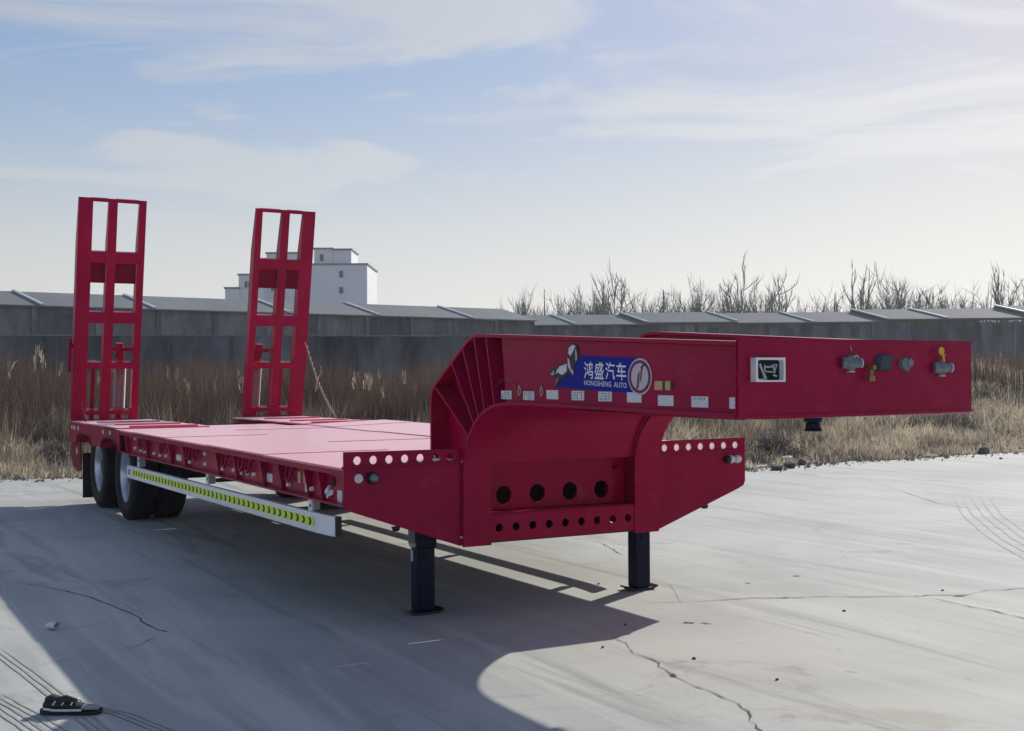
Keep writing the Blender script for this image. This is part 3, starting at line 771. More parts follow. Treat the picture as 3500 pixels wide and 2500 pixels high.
# front wing plates with round holes; discs added on the far side glow white
for sd in (-1, 1):
    o_ = [(sd * 1.5, 1.057), (sd * .742, 1.052), (sd * .742, .458), (sd * 1.44, .702), (sd * 1.485, .722), (sd * 1.5, .75)]
    hy = [sd * (.806 + .1015 * k) for k in range(7)]
    wing = plate('wing_plate', o_, [circle(y, 1.005, .0255, 20) for y in hy], (0, 0, 0), *YZ, .014, RED, T)
    MB().box(.0075, .020, *sorted((sd * .75, sd * 1.515)), .964, .974).build('wing_ledge', RED, wing)
    n_l = range(7) if sd > 0 else range(0)
    for k in n_l:
        MB().lathe([(.0, .004), (.015, .003), (.0235, .0), (.0235, -.004), (.0, -.004)], (.0, hy[k], 1.005), (1, 0, 0), 18).build('hole_glow_disc', HOLE_DISC, wing, smooth=True)
    if sd < 0:
        MB().cyl((.0075, -1.408, .900), (.012, -1.408, .900), .0275, .0265, 20).build('round_reflector', REFL, wing)
        MB().lathe([(.036, .0), (.036, .03), (.030, .04), (.026, .04)], (.0075, -1.327, .902), (1, 0, 0), 20).build('position_lamp', BLACK, wing, smooth=True)
        MB().lathe([(.026, .036), (.022, .055), (.010, .066), (.0, .068)], (.0075, -1.327, .902), (1, 0, 0), 18).build('lamp_lens', GREY, wing, smooth=True)
        MB().tube([(.009, -.918, 1.018), (.02, -.918, 1.0), (.022, -.905, .99), (.02, -.89, .993), (.012, -.885, 1.0)], .004, 6).build('hook', SILVER, wing)
    else:
        for y, m in ((1.335, BLACK), (1.365, REFL), (1.422, REFL)):
            MB().lathe([(.028, .0), (.028, .022), (.020, .036), (.0, .038)], (.0075, y, .908), (1, 0, 0), 18).build('position_lamp', m, wing, smooth=True)
    # web behind the plate and a hidden tie under its slope
    MB().ribbon([(-.40, .74), (-.01, .74)], *sorted((sd * .76, sd * 1.42)), .01).build('wing_tie', CHASSIS, wing)
    MB().cyl((-.02, sd * 1.16, .575), (-.02, sd * 1.16, .60), .02, .03, 8).build('wing_lug', CHASSIS, wing)

def weld(p, q, parent=T):
    p, q = Vector(p), Vector(q); n_ = max(4, int((q - p).length / .012))
    MB().tube([p.lerp(q, i / n_) + Vector((random.uniform(-.001, .001), random.uniform(-.0012, .0012), random.uniform(-.0012, .0012))) for i in range(n_ + 1)], [random.uniform(.0035, .0055) for _ in range(n_ + 1)], 5).build('weld_bead', RED, parent)


for sd in (-1, 1):
    weld((.010, sd * .738, .47), (.010, sd * .738, 1.05)); weld((.034, sd * .5385, .475), (.034, sd * .5385, .64)); weld((2.588, sd * .731, 1.32), (2.588, sd * .731, 1.64))
    weld((.016, sd * .76, .963), (.016, sd * 1.49, .963)); weld((-.10, sd * .537, .65), (-.10, sd * .537, .95))
weld((.026, -.535, .636), (.026, .535, .636)); weld((.53, -.7045, 1.346), (2.57, -.7045, 1.329)); weld((.50, -.7045, 1.718), (2.57, -.7045, 1.625))

# landing legs
for sd in (-1, 1):
    y = sd * .833
    leg = MB().box(-.39, -.285, y - .062, y + .062, .018, .44).build('landing_leg', NAVY, T, bevel=.012)
    MB().box(-.40, -.275, y - .071, y + .071, .415, .93).build('leg_housing', NAVY, leg, bevel=.010)
    ft = MB().box(-.40, -.275, y - .085, y + .085, .003, .017)
    ft.obox((-.3375, y - .100, .020), (.125, 0, 0), (0, .035, -.014), (0, .004, .010)); ft.obox((-.3375, y + .100, .020), (.125, 0, 0), (0, .035, .014), (0, -.004, .010))
    ft.build('leg_foot', BLACK, leg)
    MB().cyl((-.31, y + sd * .071, .44), (-.31, y + sd * .10, .44), .018, .014, 10).build('leg_pin', SILVER if sd < 0 else BLACK, leg)
    MB().box(-.2845, -.278, y - .02, y + .02, .36, .40).build('leg_stop', NAVY, leg)
    if sd < 0:
        MB().box(-.395, -.30, y - .0755, y - .0715, .44, .58).build('leg_plate', GREY, leg)
        MB().box(-.375, -.35, y - .0665, y - .0625, .33, .40).build('leg_plate', REFL, leg)

# side guards
for sd in (-1, 1):
    Yo = sd * 1.505

    def gz(x): return (.567 + .035 * (x + 5.74) / 5.65) if sd < 0 else .548
    e_ = 0 if sd < 0 else -.70
    path = [(-5.74, 0), (-.58 + e_, 0), (-.40 + e_, .005), (-.27 + e_, .014), (-.20 + e_, .028)]
    g = MB(); v = []; gh = .061 if sd < 0 else .046
    for x, inn in path:
        yo = Yo - sd * inn; zc = gz(x)
        v += [(x, yo, zc - gh), (x, yo, zc + gh), (x, yo - sd * .042, zc + gh), (x, yo - sd * .042, zc - gh)]
    f = [(i * 4 + k, i * 4 + (k + 1) % 4, (i + 1) * 4 + (k + 1) % 4, (i + 1) * 4 + k) for i in range(len(path) - 1) for k in range(4)] + [(0, 3, 2, 1), (16, 17, 18, 19)]
    g.add(v, f); gd = g.build('side_guard', WHITE, T, bevel=.006)
    xe = -.20 + e_; MB().box(xe + .001, xe + .012, *sorted((Yo - sd * .030, Yo - sd * .068)), gz(xe) - gh + .002, gz(xe) + gh - .002).build('end_cap', BLACK, gd)
    for x in (-5.385, -2.972, -.628 if sd < 0 else -1.2):
        zt_ = gz(x) + gh - .0005
        br = MB().box(x - .03, x + .03, *sorted((sd * 1.462, sd * 1.475)), zt_, .7325); br.box(x - .03, x - .022, *sorted((sd * 1.40, sd * 1.462)), zt_, .7325)
        br.build('guard_bracket', WHITE, gd)
        MB().cyl((x + .006, sd * 1.4755, .69), (x + .006, sd * 1.4775, .69), .012, .012, 10).build('bracket_slot', DARKHOLE, gd)  # black disc painted in place of the shaded slot hole
        MB().box(x - .02, x + .02, *sorted((sd * .6, sd * 1.40)), .66, .69).build('guard_arm', BLACK, gd)
    if sd < 0:
        tape = circle(-5.47, gz(-5.47) + .004, .027, 10, a0=PI / 2, a1=1.5 * PI) + circle(-.50, gz(-.50) + .004, .027, 10, a0=-PI / 2, a1=PI / 2)
        plate('lime_tape', tape, [], (0, Yo - .0012, 0), *XZ, .0018, YEL, gd)
        MB().box(-5.66, -5.60, Yo - .0022, Yo - .0006, .545, .595).build('end_print', PRINT, gd)
        x = -.535; hh = .0225; me_c = None
        while x > -5.42:
            if me_c is None:
                oc = plate('chevron', [(-.034, -hh), (-.034 + .036, -hh), (.024, 0), (-.034 + .036, hh), (-.034, hh), (-.012, 0)], [], (0, 0, 0), *XZ, .0016, BLACK, gd)
                me_c = oc.data
            else:
                oc = link(bpy.data.objects.new('chevron', me_c), gd)
            oc.location = (x, Yo - .0028, gz(x) + .004); x -= .1135

# rear loading ramps, standing up and leaning forward
H0 = Vector((-8.97, 0, .965)); H1 = Vector((-8.43, 0, 3.635))
VV = (H1 - H0).normalized(); RL = (H1 - H0).length; NN = VV.cross(Vector((0, 1, 0)))  # NN points backwards or forwards
if NN.x > 0: NN = -NN


def vz(z): return (z - .965) / (3.635 - .965) * RL


for sd in (-1, 1):
    rp_ = empty('loading_ramp', (0, 0, 0)); rp_.parent = T

    def rb(u0_, u1_, v0_, v1_, d0, d1, name, m=RED, taper=False):
        # u from the outer edge inwards, v along the ramp, d backwards
        b = MB(); pts = []
        for d in (d0, d1):
            for v_ in (v0_, v1_):
                for u in (u0_, u1_):
                    dd = d
                    if taper and d == d1 and v_ == v1_: dd = d0 + .05
                    p = H0 + VV * v_ + NN * dd; pts.append(Vector((p.x, sd * (1.475 - u), p.z)))
        b.add(pts, [(0, 2, 3, 1), (4, 5, 7, 6), (0, 1, 5, 4), (2, 6, 7, 3), (0, 4, 6, 2), (1, 3, 7, 5)])
        return b.build(name, m, rp_)
    WID = .79
    for (u0_, u1_) in [(0, .165), (.345, .45), (WID - .085, WID)]:
        # front flange plate plus deep web, thinner at the tip
        rb(u0_, u1_, 0, RL, 0, .012, 'rail_plate')
        um = (u0_ + u1_) / 2; w_ = .016 if u0_ > 0 else .03
        for uu in ((u0_ + .004, u0_ + .022), (u1_ - .022, u1_ - .004)):
            rb(*uu, 0, RL - .55, .0125, .15, 'rail_web')
            rb(*uu, RL - .549, RL - .004, .0125, .15, 'rail_web', taper=True)
    for z0, z1 in [(3.592, 3.635), (2.875, 3.008), (2.152, 2.288), (1.600, 1.676), (1.036, 1.085)]:
        for (ua, ub) in [(.1655, .3445), (.4505, WID - .0855)]:
            rb(ua, ub, vz(z0), vz(z1), .001, .012, 'crossbar')
            rb(ua, ub, vz(z1) - .012, vz(z1), .0125, .13, 'crossbar')
    for (ua, ub) in [(.1655, .3445), (.4505, WID - .0855)]:
        rb(ua, ub, vz(2.632), vz(2.874), .045, .055, 'recessed_panel', REDIN)
    # lifting gear behind: strut, coil spring, cross handle
    us = .60

    def P(u, v_, d):
        p = H0 + VV * v_ + NN * d; return Vector((p.x, sd * (1.475 - u), p.z))
    MB().cyl(P(us, -.05, .22), P(us, vz(1.76), .22), .045, .045, 12).build('lift_strut', RED, rp_, smooth=True)
    b = MB(); turns = 26; path = []
    for i in range(turns * 8 + 1):
        a = 2 * PI * i / 8; h = .05 + (vz(1.60) - .05) * i / (turns * 8)
        path.append(P(us + .068 * math.cos(a), h, .22 + .068 * math.sin(a)))
    MB().tube(path, .009, 5).build('coil_spring', CHAIN, rp_, smooth=True)
    b = MB().cyl(P(us - .16, vz(1.80), .22), P(us + .13, vz(1.80), .22), .028, .028, 10); b.cyl(P(us - .02, vz(1.70), .22), P(us - .02, vz(1.88), .22), .05, .05, 10)
    b.build('strut_head', RED, rp_, smooth=True)
    b = MB(); b.obox(P(.27, vz(1.3), .20), VV * .75, NN * .03, (0, .05, 0)); b.build('brace', RED, rp_)
    b = MB().cyl(P(-.03, vz(1.55), .10), P(-.03, vz(1.95), .10), .022, .022, 8); b.cyl(P(-.055, vz(1.86), .08), P(.0, vz(1.86), .08), .03, .03, 10); b.build('side_latch', RED, rp_)
    # safety chain from rail to deck edge
    c0 = P(.03, vz(1.62 if sd < 0 else 1.95), -.01); c1 = Vector((-8.05 if sd < 0 else -7.75, sd * 1.47, ZD + .03))
    n_ = 34; b = MB()
    for i in range(n_):
        t = (i + .5) / n_; p = c0.lerp(c1, t) - Vector((0, 0, .10 * math.sin(PI * t))); d = (c1 - c0).normalized()
        s_ = Vector((0, 1, 0)) if i % 2 else d.cross(Vector((0, 1, 0)))
        L = (c1 - c0).length / n_ * .62; w_ = .013
        b.tube([p + d * L * math.cos(a) + s_ * w_ * math.sin(a) for a in np.linspace(0, 2 * PI, 9)], .0048, 4)
    b.build('safety_chain', CHAIN if sd > 0 else RED, rp_)
    MB().cyl((-8.97, *[sd * .66], .955), (-8.97, sd * 1.475, .955), .03, .03, 12).build('hinge', RED, rp_)

# ------------------------------------------------------------------ litter on the yard
sh = empty('shoe', (.945, -3.175, 0.001))
tag(sh, 'discarded black and white sneaker lying on the sunlit concrete', 'shoe')
sh.rotation_euler = (0, 0, math.radians(60.5 + 0))


def loft(secs, name, m, parent, cap=True):
    b = MB(); n = len(secs[0]); v = [p for s_ in secs for p in s_]
    f = [(i * n + k, i * n + (k + 1) % n, (i + 1) * n + (k + 1) % n, (i + 1) * n + k) for i in range(len(secs) - 1) for k in range(n)]
    f += [tuple(range(n - 1, -1, -1)), tuple(range((len(secs) - 1) * n, len(secs) * n))]
    b.add(v, f); return b.build(name, m, parent, smooth=True)


def sect(x, w, z0, z1, lean=0.0, n=14, sq=.75):
    return [(x, lean + w / 2 * math.copysign(abs(math.cos(a)) ** sq, math.cos(a)), (z0 + z1) / 2 + (z1 - z0) / 2 * math.copysign(abs(math.sin(a)) ** sq, math.sin(a))) for a in np.linspace(0, 2 * PI, n, endpoint=False)]


SHB = mat('shoe_black', (.012, .012, .014), rough=.6, var=.3, vscale=40); SHW = mat('shoe_white', (.72, .72, .70), rough=.6, var=.2, vscale=30); SHG = mat('shoe_grey', (.30, .30, .295), rough=.8, var=.25, vscale=40)
loft([sect(x, w, .0, .018 + e) for x, w, e in [(-.135, .03, .006), (-.12, .06, .003), (-.07, .072, 0), (0, .074, 0), (.06, .088, 0), (.11, .08, .003), (.135, .04, .010)]], 'sole', SHB, sh)
loft([sect(x, w, .019, z) for x, w, z in [(-.118, .05, .055), (-.08, .064, .062), (-.03, .066, .060), (.02, .068, .050), (.055, .072, .042)]], 'upper', SHB, sh)
loft([sect(x, w, .020, z) for x, w, z in [(.056, .07, .040), (.09, .072, .036), (.118, .055, .030), (.13, .03, .024)]], 'toe_cap', SHG, sh)
b = MB(); b.tube([(-.11, -.036, .03), (-.06, -.040, .024), (0, -.041, .024), (.06, -.046, .026)], .006, 6); b.build('side_stripe', SHW, sh)
b = MB()
for x in (-.06, -.02, .02):
    b.tube([(x - .01, -.034, .045), (x, -.015, .064), (x + .01, .015, .062), (x + .015, .034, .045)], .004, 5)
b.build('laces', SHW, sh)
loft([sect(x, w, .045, z, lean=-.01) for x, w, z in [(-.07, .022, .07), (-.02, .036, .085), (.03, .03, .068)]], 'tongue', SHB, sh)
loft([sect(x, w, .05, z, lean=.01) for x, w, z in [(-.115, .035, .072), (-.09, .05, .085), (-.06, .05, .075)]], 'collar', SHB, sh)

cup = MB().lathe([(.0, 0), (.022, 0), (.026, .01), (.031, .085), (.034, .087), (.029, .08), (.024, .012), (.0, .010)], (0, 0, 0), (0, 0, 1), 16)
cv = [(x * (1 + .15 * math.sin(z * 60)), y * .72, z) for x, y, z in cup.v]; cup.v = cv
co = cup.build('paper_cup', mat('paper_white', (.72, .72, .72), rough=.7, var=.2, vscale=40), smooth=True)
co.location = (-1.06, -2.96, .0205); co.rotation_euler = (PI / 2 - .05, 0, math.radians(118))
tag(co, 'crushed white paper cup lying in the trailer shadow', 'cup')
STN = mat('pale_stone', (.50, .49, .47), rough=.9, var=.35, vscale=6, bump=.5, bscale=18)
DST = mat('dark_stone', (.10, .095, .09), rough=.9, var=.35, vscale=6, bump=.5, bscale=18)


def stone(name, x, y, z, s, m, label, cat, group):
    import bmesh
    bm = bmesh.new(); bmesh.ops.create_icosphere(bm, subdivisions=2, radius=1)
    k = [random.uniform(.8, 1.2) for _ in range(3)]; ph = random.uniform(0, 6)
    for v_ in bm.verts:
        q = v_.co; n_ = 1 + .18 * math.sin(3 * q.x + ph) + .15 * math.sin(4 * q.y + 2 * ph) + .1 * math.sin(5 * q.z + ph)
        v_.co = Vector((q.x * k[0] * n_, q.y * k[1] * n_, q.z * .7 * n_)) * s
    me_ = bpy.data.meshes.new(name); bm.to_mesh(me_); bm.free(); me_.materials.append(m)
    o = link(bpy.data.objects.new(name, me_)); o.location = (x, y, z + s * .45); o.rotation_euler = (0, 0, random.uniform(0, 6))
    return tag(o, label, cat, group)


def ray_ground(x, y, z=0.0):
    d = fw + RT * (x - 1750) / FPX - UP * (y - 1250) / FPX
    return CAM + d * ((z - CAM.z) / d.z)


for px, py, s in [(2600, 1598, .10), (2640, 1590, .07), (2690, 1582, .14), (2765, 1575, .11), (2820, 1570, .13), (2900, 1572, .07), (3025, 1535, .16), (3330, 1540, .09), (3410, 1532, .20), (3440, 1535, .08), (2840, 1560, .08), (2570, 1606, .06)]:
    g_ = ray_ground(px, py); stone('rubble_stone', g_.x, g_.y, float(terrain_h(g_.x, g_.y)) if g_.x < edge_x(g_.y) else 0, s * .8, STN, 'pale rubble stone on the verge where the concrete meets the dry grass', 'stone', 'pale rubble along the yard edge')
for px, py, s in [(2620, 1575, .16), (2700, 1600, .12), (2655, 1608, .10), (2740, 1590, .10), (2960, 1555, .12), (3150, 1545, .12), (3360, 1552, .14)]:
    g_ = ray_ground(px, py); stone('rubble_stone', g_.x, g_.y, 0, s * .8, DST, 'dark broken clod on the verge where the concrete meets the dry grass', 'stone', 'dark clods along the yard edge')
for px, py in [(2655, 2325), (2138, 2138), (2060, 2215), (2373, 2253), (2046, 1998), (2885, 2090), (3222, 2020)]:
    g_ = ray_ground(px, py); stone('pebble', g_.x, g_.y, 0, .009, DST, 'tiny dark pebble lying on the open sunlit concrete', 'pebble', 'pebbles scattered on the concrete')

# ------------------------------------------------------------------ background buildings
DW = mat('dark_render_wall', (.15, .16, .178), rough=.9, var=.6, vscale=1.5, bump=.2, bscale=6, vstretch=(1, 1, .35))
DW2 = mat('dark_render_wall_worn', (.10, .11, .125), rough=.9, var=.6, vscale=1.8, bump=.2, bscale=6, vstretch=(1, 1, .3))
DW3 = mat('grey_render_wall', (.20, .21, .225), rough=.9, var=.55, vscale=1.6, vstretch=(1, 1, .35))
DOP = mat('dark_opening', (.07, .075, .085), rough=.7, var=.4, vscale=2)
ROOF = mat('grey_sheet_roof', (.20, .215, .235), spec=.15, rough=.85, var=.18, vscale=.25, vstretch=(.3, 1, 1))
CAP = mat('white_ridge_cap', (.55, .57, .60), rough=.45, var=.15, vscale=2)
COPE = mat('pale_coping', (.25, .265, .28), rough=.8, var=.4, vscale=1.2)
WB = mat('white_render', (.80, .82, .86), rough=.8, var=.06, vscale=.2)
GLS = mat('dark_glass', (.05, .06, .075), rough=.15, var=.3, vscale=1)


def shed(name, A, B, eaveA, eaveB, run, rise, skew, bay, label, ribs, steps=None, seed=1):
    rnd = random.Random(seed)
    A, B = Vector((A.x, A.y, 0)), Vector((B.x, B.y, 0)); t = (B - A).normalized(); L = (B - A).length
    nb = Vector((-t.y, t.x, 0))
    if nb.dot(FH) < 0: nb = -nb
    root = empty(name, A); tag(root, label, 'shed', 'long grey sheds behind the yard')

    def W(s, b, z): return A + t * s + nb * b + Vector((0, 0, z)) - A   # local to root

    def q(s0, s1, b0, b1, z0, z1, nm, m):
        v = [W(s, b, z) for z in (z0, z1) for b in (b0, b1) for s in (s0, s1)]
        return MB().add(v, [(0, 2, 3, 1), (4, 5, 7, 6), (0, 1, 5, 4), (2, 6, 7, 3), (0, 4, 6, 2), (1, 3, 7, 5)]).build(nm, m, root)
    nbay = max(1, round(L / bay)); bw_ = L / nbay
    for i in range(nbay):
        s0, s1 = i * bw_, (i + 1) * bw_; e = eaveA + (eaveB - eaveA) * (i + .5) / nbay
        m = rnd.choice([DW, DW, DW2, DW3])
        q(s0 + .01, s1 - .01, 0, .25, -.2, e - .06, 'wall_panel', m)
        if rnd.random() < .45:
            a = s0 + rnd.uniform(.25, .5) * bw_; b_ = min(s1 - .15, a + rnd.uniform(.25, .45) * bw_); zb = e - rnd.uniform(1.0, 1.5)
            q(a, b_, -.03, -.002, zb, e - rnd.uniform(.16, .4), 'shutter', rnd.choice([DOP, DW2, DW3]))
        if i: q(s0 - .12, s0 + .12, -.10, -.002, -.2, e - .07, 'pilaster', rnd.choice([DW2, DW3, DW]))
    bd_ = .0
    # roof sheets between white caps
    rs = [0] + list(ribs) + [L]
    for i in range(len(rs) - 1):
        s0, s1 = rs[i] + .02, rs[i + 1] - .02
        st = steps[i] if steps else 0.0
        e0 = eaveA + (eaveB - eaveA) * s0 / L; e1 = eaveA + (eaveB - eaveA) * s1 / L
        v = [W(s0, -.25, e0 + st), W(s1, -.25, e1 + st), W(s1 - skew, run, e1 + rise + st), W(s0 - skew, run, e0 + rise + st)]
        v2 = [p - Vector((0, 0, .07)) for p in v]
        MB().add(v + v2, [(0, 1, 2, 3), (7, 6, 5, 4), (0, 4, 5, 1), (1, 5, 6, 2), (2, 6, 7, 3), (3, 7, 4, 0)]).build('roof_sheet', ROOF, root)
        # rear slope
        v = [W(s0 - skew, run + .02, e0 + rise + st - .01), W(s1 - skew, run + .02, e1 + rise + st - .01), W(s1 - skew, run * 2 + .5, e1 + st), W(s0 - skew, run * 2 + .5, e0 + st)]
        v2 = [p - Vector((0, 0, .07)) for p in v]
        MB().add(v + v2, [(0, 1, 2, 3), (7, 6, 5, 4), (0, 4, 5, 1), (1, 5, 6, 2), (2, 6, 7, 3), (3, 7, 4, 0)]).build('roof_sheet', ROOF, root)
    for i, s in enumerate(ribs):
        e = eaveA + (eaveB - eaveA) * s / L; st = max(steps[i], steps[i + 1]) if steps else 0
        p0, p1 = W(s, -.27, e + .05 + st), W(s - skew, run, e + rise + .05 + st); d = p1 - p0
        MB().obox((p0 + p1) / 2, d, t * .18, (0, 0, .08)).build('ridge_cap', CAP, root)
    q(L - .25, L, .26, run * 2, -.2, eaveB - .06, 'gable_wall', DW2)
    return root


def at_px(x, d): return place(pxa(x, d), d)


shed('storage_shed', place(-34, 47.8), place(1.4, 75), 4.83, 4.83, 2.6, .80, .5, 3.0, 'long dark-walled storage shed with grey roof, standing behind the low perimeter wall', [10.2, 15.2, 20.6, 27.9, 33.4, 39.8], seed=3)
e0 = pxz(1840, 1112, 88); e1 = pxz(3500, 1100, 88)
shed('storage_shed', place(pxa(1850, 88) - 1.5, 88), place(pxa(3500, 88) + 12, 88), e0, e1 + .08, 3.0, .85, 1.7, 2.6, 'long dark-walled storage shed with grey roof, standing in front of the row of bare trees', [4.0, 9.1, 15.6, 21.0, 26.3, 30.6, 37.0, 43.0], steps=[0, .0, .12, .04, .05, .22, .24, .42, .45], seed=5)

# perimeter wall
pw_ = empty('perimeter_wall', place(pxa(-300, 42), 42)); tag(pw_, 'low slate-grey perimeter wall with pale coping rising behind the brown brush', 'wall')
A_ = place(pxa(-300, 42), 42); B_ = place(pxa(1530, 44), 44); t_ = (B_ - A_).normalized(); L_ = (B_ - A_).length; n_ = Vector((-t_.y, t_.x, 0)); n_ = n_ if n_.dot(FH) > 0 else -n_
k = 0; s = 0.0
while s < L_ - .5:
    w_ = 2.15; top_ = 2.93 - .05 * (s / L_)
    c = t_ * (s + w_ / 2) + n_ * .08
    MB().obox(c + Vector((0, 0, top_ / 2 - .1)), t_ * (w_ - .02), n_ * .16, (0, 0, top_ + .2)).build('wall_panel', [DW, DW, DW2, DW][(k * 7) % 4] if k % 5 else DW3, pw_)
    MB().obox(c + Vector((0, 0, top_ + .03)), t_ * (w_ - .005), n_ * .22, (0, 0, .05)).build('coping', COPE, pw_)
    MB().obox(t_ * s + n_ * (-.04) + Vector((0, 0, top_ / 2 - .12)), t_ * .09, n_ * .12, (0, 0, top_ + .18)).build('post', DW2, pw_)
    s += w_; k += 1

# white block far behind
D = 165.0
wbd = empty('white_building', place(pxa(1030, D), D)); tag(wbd, 'plain white multi-storey block with stepped roof rising far behind the sheds', 'building')


def wblock(x0, x1, ytop, d0, dep, name='wall_block', ybot=1200):
    a0, a1 = pxa(x0, d0), pxa(x1, d0); z1 = pxz((x0 + x1) / 2, ytop, d0)
    c = place((a0 + a1) / 2, d0 + dep / 2, 0) - wbd.location
    MB().obox(c + Vector((0, 0, z1 / 2 - .5)), RH * (a1 - a0), FH * dep, (0, 0, z1 + 1)).build(name, WB, wbd)
    MB().obox(c + Vector((0, 0, z1 + .12)), RH * (a1 - a0 + .3), FH * (dep + .3), (0, 0, .22)).build('parapet', COPE, wbd)


def wwin(x0, x1, y0, y1, d0):
    a0, a1 = pxa(x0, d0), pxa(x1, d0); z0, z1 = pxz(x0, y1, d0), pxz(x0, y0, d0)
    c = place((a0 + a1) / 2, d0, (z0 + z1) / 2) - wbd.location
    w = MB().obox(c - FH * .05, RH * (a1 - a0), FH * .16, (0, 0, z1 - z0)).build('window', COPE, wbd)
    for k_ in (-1, 1):
        MB().obox(c - FH * .14 + RH * k_ * (a1 - a0) * .235, RH * (a1 - a0) * .40, FH * .05, (0, 0, (z1 - z0) * .88)).build('pane', GLS, w)


wblock(905, 1256, 907, D, 12); wblock(1075, 1137, 853, D + .4, 7, 'stair_block'); wblock(1138, 1202, 856, D + .6, 7, 'stair_block')
wblock(770, 816, 988, D - 3, 10); wblock(816.5, 904, 942, D - 2.5, 11); wblock(912, 1030, 868, D + 6, 6)
for r_ in [(1161, 1174, 926, 949), (1161, 1174, 982, 1004), (1095, 1107, 870, 893), (1003, 1018, 928, 956), (1011, 1024, 985, 1016), (928, 942, 975, 996), (952, 964, 1000, 1020)]:
    wwin(*r_, D if r_[2] > 900 else D + .4)
for x in (838, 850, 862, 876): wwin(x, x + 8, 962, 985, D - 2.5)

# ------------------------------------------------------------------ bare trees behind the sheds
BARK = mat('grey_bark', (.15, .145, .135), rough=.95, var=.35, vscale=.6)
TWIG = mat('pale_twig', (.23, .22, .205), rough=.95, var=.3, vscale=.4)


def tree(a, d, h, kind, seed, label, group):
    rn = random.Random(seed); root = empty('bare_tree', place(a, d, 0)); tag(root, label, 'tree', group)
    tr, cr = MB(), MB()

    def rv(s_): return Vector((rn.gauss(0, s_), rn.gauss(0, s_), rn.gauss(0, s_)))

    def limb(p, dr, ln, r, depth, mb):
        n_ = 4; pts = [p]; q = p.copy(); dd = dr.normalized()
        for i in range(n_):
            dd = (dd + rv(.06) + Vector((0, 0, .10))).normalized(); q = q + dd * ln / n_; pts.append(q.copy())
        mb.tube(pts, [r * (1 - .2 * i) for i in range(n_ + 1)], 4 if depth < 2 else 3)
        if depth >= (3 if kind == 'bushy' else 3): return
        kids = {('tall', 1): 5, ('tall', 2): 4, ('bushy', 1): 9, ('bushy', 2): 8, ('pole', 1): 3, ('pole', 2): 2}[(kind, depth)]
        for i in range(kids):
            t0 = rn.uniform(.25, 1); j = min(n_ - 1, int(t0 * n_)); b_ = pts[j].lerp(pts[j + 1], t0 * n_ - j if t0 < 1 else 1)
            sp = .32 if kind != 'bushy' else .42
            limb(b_, dd + rv(sp), ln * rn.uniform(.30, .5), r * .62, depth + 1, cr)
    if kind == 'tall':
        th = h * rn.uniform(.30, .42); tp_ = Vector((rn.gauss(0, .2), rn.gauss(0, .2), th))
        tr.tube([Vector((0, 0, -.2)), tp_ * .5 + rv(.08), tp_], [.26, .22, .18], 6)
        for i in range(5):
            an = 2 * PI * i / 5 + rn.uniform(-.4, .4); sp = rn.uniform(.12, .42)
            limb(tp_ - Vector((0, 0, rn.uniform(0, .8))), Vector((math.cos(an) * sp, math.sin(an) * sp, 1)), (h - th) * rn.uniform(.60, .86), .10, 1, tr)
    elif kind == 'pole':
        for i in range(3):
            bx = Vector((rn.uniform(-.8, .8), rn.uniform(-.6, .6), -.2)); tp_ = bx + Vector((rn.gauss(0, .3), rn.gauss(0, .3), h * rn.uniform(.7, 1)))
            tr.tube([bx, bx.lerp(tp_, .5) + rv(.15), tp_], [.15, .11, .03], 5)
            for j in range(4): limb(bx.lerp(tp_, rn.uniform(.3, .8)), Vector((rn.gauss(0, .4), rn.gauss(0, .4), 1)), h * .15, .04, 2, cr)
    else:
        for i in range(22):
            an = rn.uniform(0, 2 * PI); sp = rn.uniform(.05, .45); bx = Vector((rn.uniform(-1.7, 1.7), rn.uniform(-1, 1), -.2))
            limb(bx, Vector((math.cos(an) * sp, math.sin(an) * sp, 1.0)), h * rn.uniform(.42, .82), .07, 1, tr)
    tr.build('trunk', BARK, root); cr.build('crown', TWIG, root)


DT = 118.0
for i, (x, ytop, k_) in enumerate([(2115, 915, 'tall'), (2500, 893, 'tall'), (2665, 925, 'tall'), (2945, 905, 'tall'), (3210, 940, 'tall'), (3430, 925, 'tall')]):
    d = DT + (i * 37 % 13) - 6
    tree(pxa(x, d), d, pxz(x, ytop, d), k_, 100 + i, ['first', 'second', 'third', 'fourth', 'fifth', 'sixth'][i] + ' tall bare poplar with upright limbs, counted from the white building', 'tall bare poplars behind the sheds')
for i, (x, ytop) in enumerate([(1890, 965), (2285, 960), (2845, 955), (3390, 985), (1765, 1015)]):
    d = DT + 4 + (i * 29 % 9)
    tree(pxa(x, d), d, pxz(x, ytop, d), 'pole', 200 + i, ['second', 'third', 'fourth', 'fifth', 'first'][i] + ' cluster of thin pole-like saplings behind the sheds, counted from the white building', 'thin sapling clusters behind the sheds')
for i, (x, ytop) in enumerate([(1800, 1030), (1845, 1020), (1975, 980), (2030, 985), (2075, 1000), (2190, 1010), (2240, 1030), (2350, 980), (2390, 970), (2440, 985), (2555, 1000), (2600, 990), (2735, 1010), (2790, 1030), (2900, 985), (2990, 1010), (3050, 975), (3095, 970), (3150, 985), (3265, 1000), (3320, 1020), (3470, 970), (3540, 975)]):
    d = DT - 3 + (i * 31 % 17)
    tree(pxa(x, d), d, pxz(x, ytop + 8, d), 'bushy', 300 + i, 'bushy grey leafless tree in the scrub row behind the sheds', 'bushy leafless trees behind the sheds')

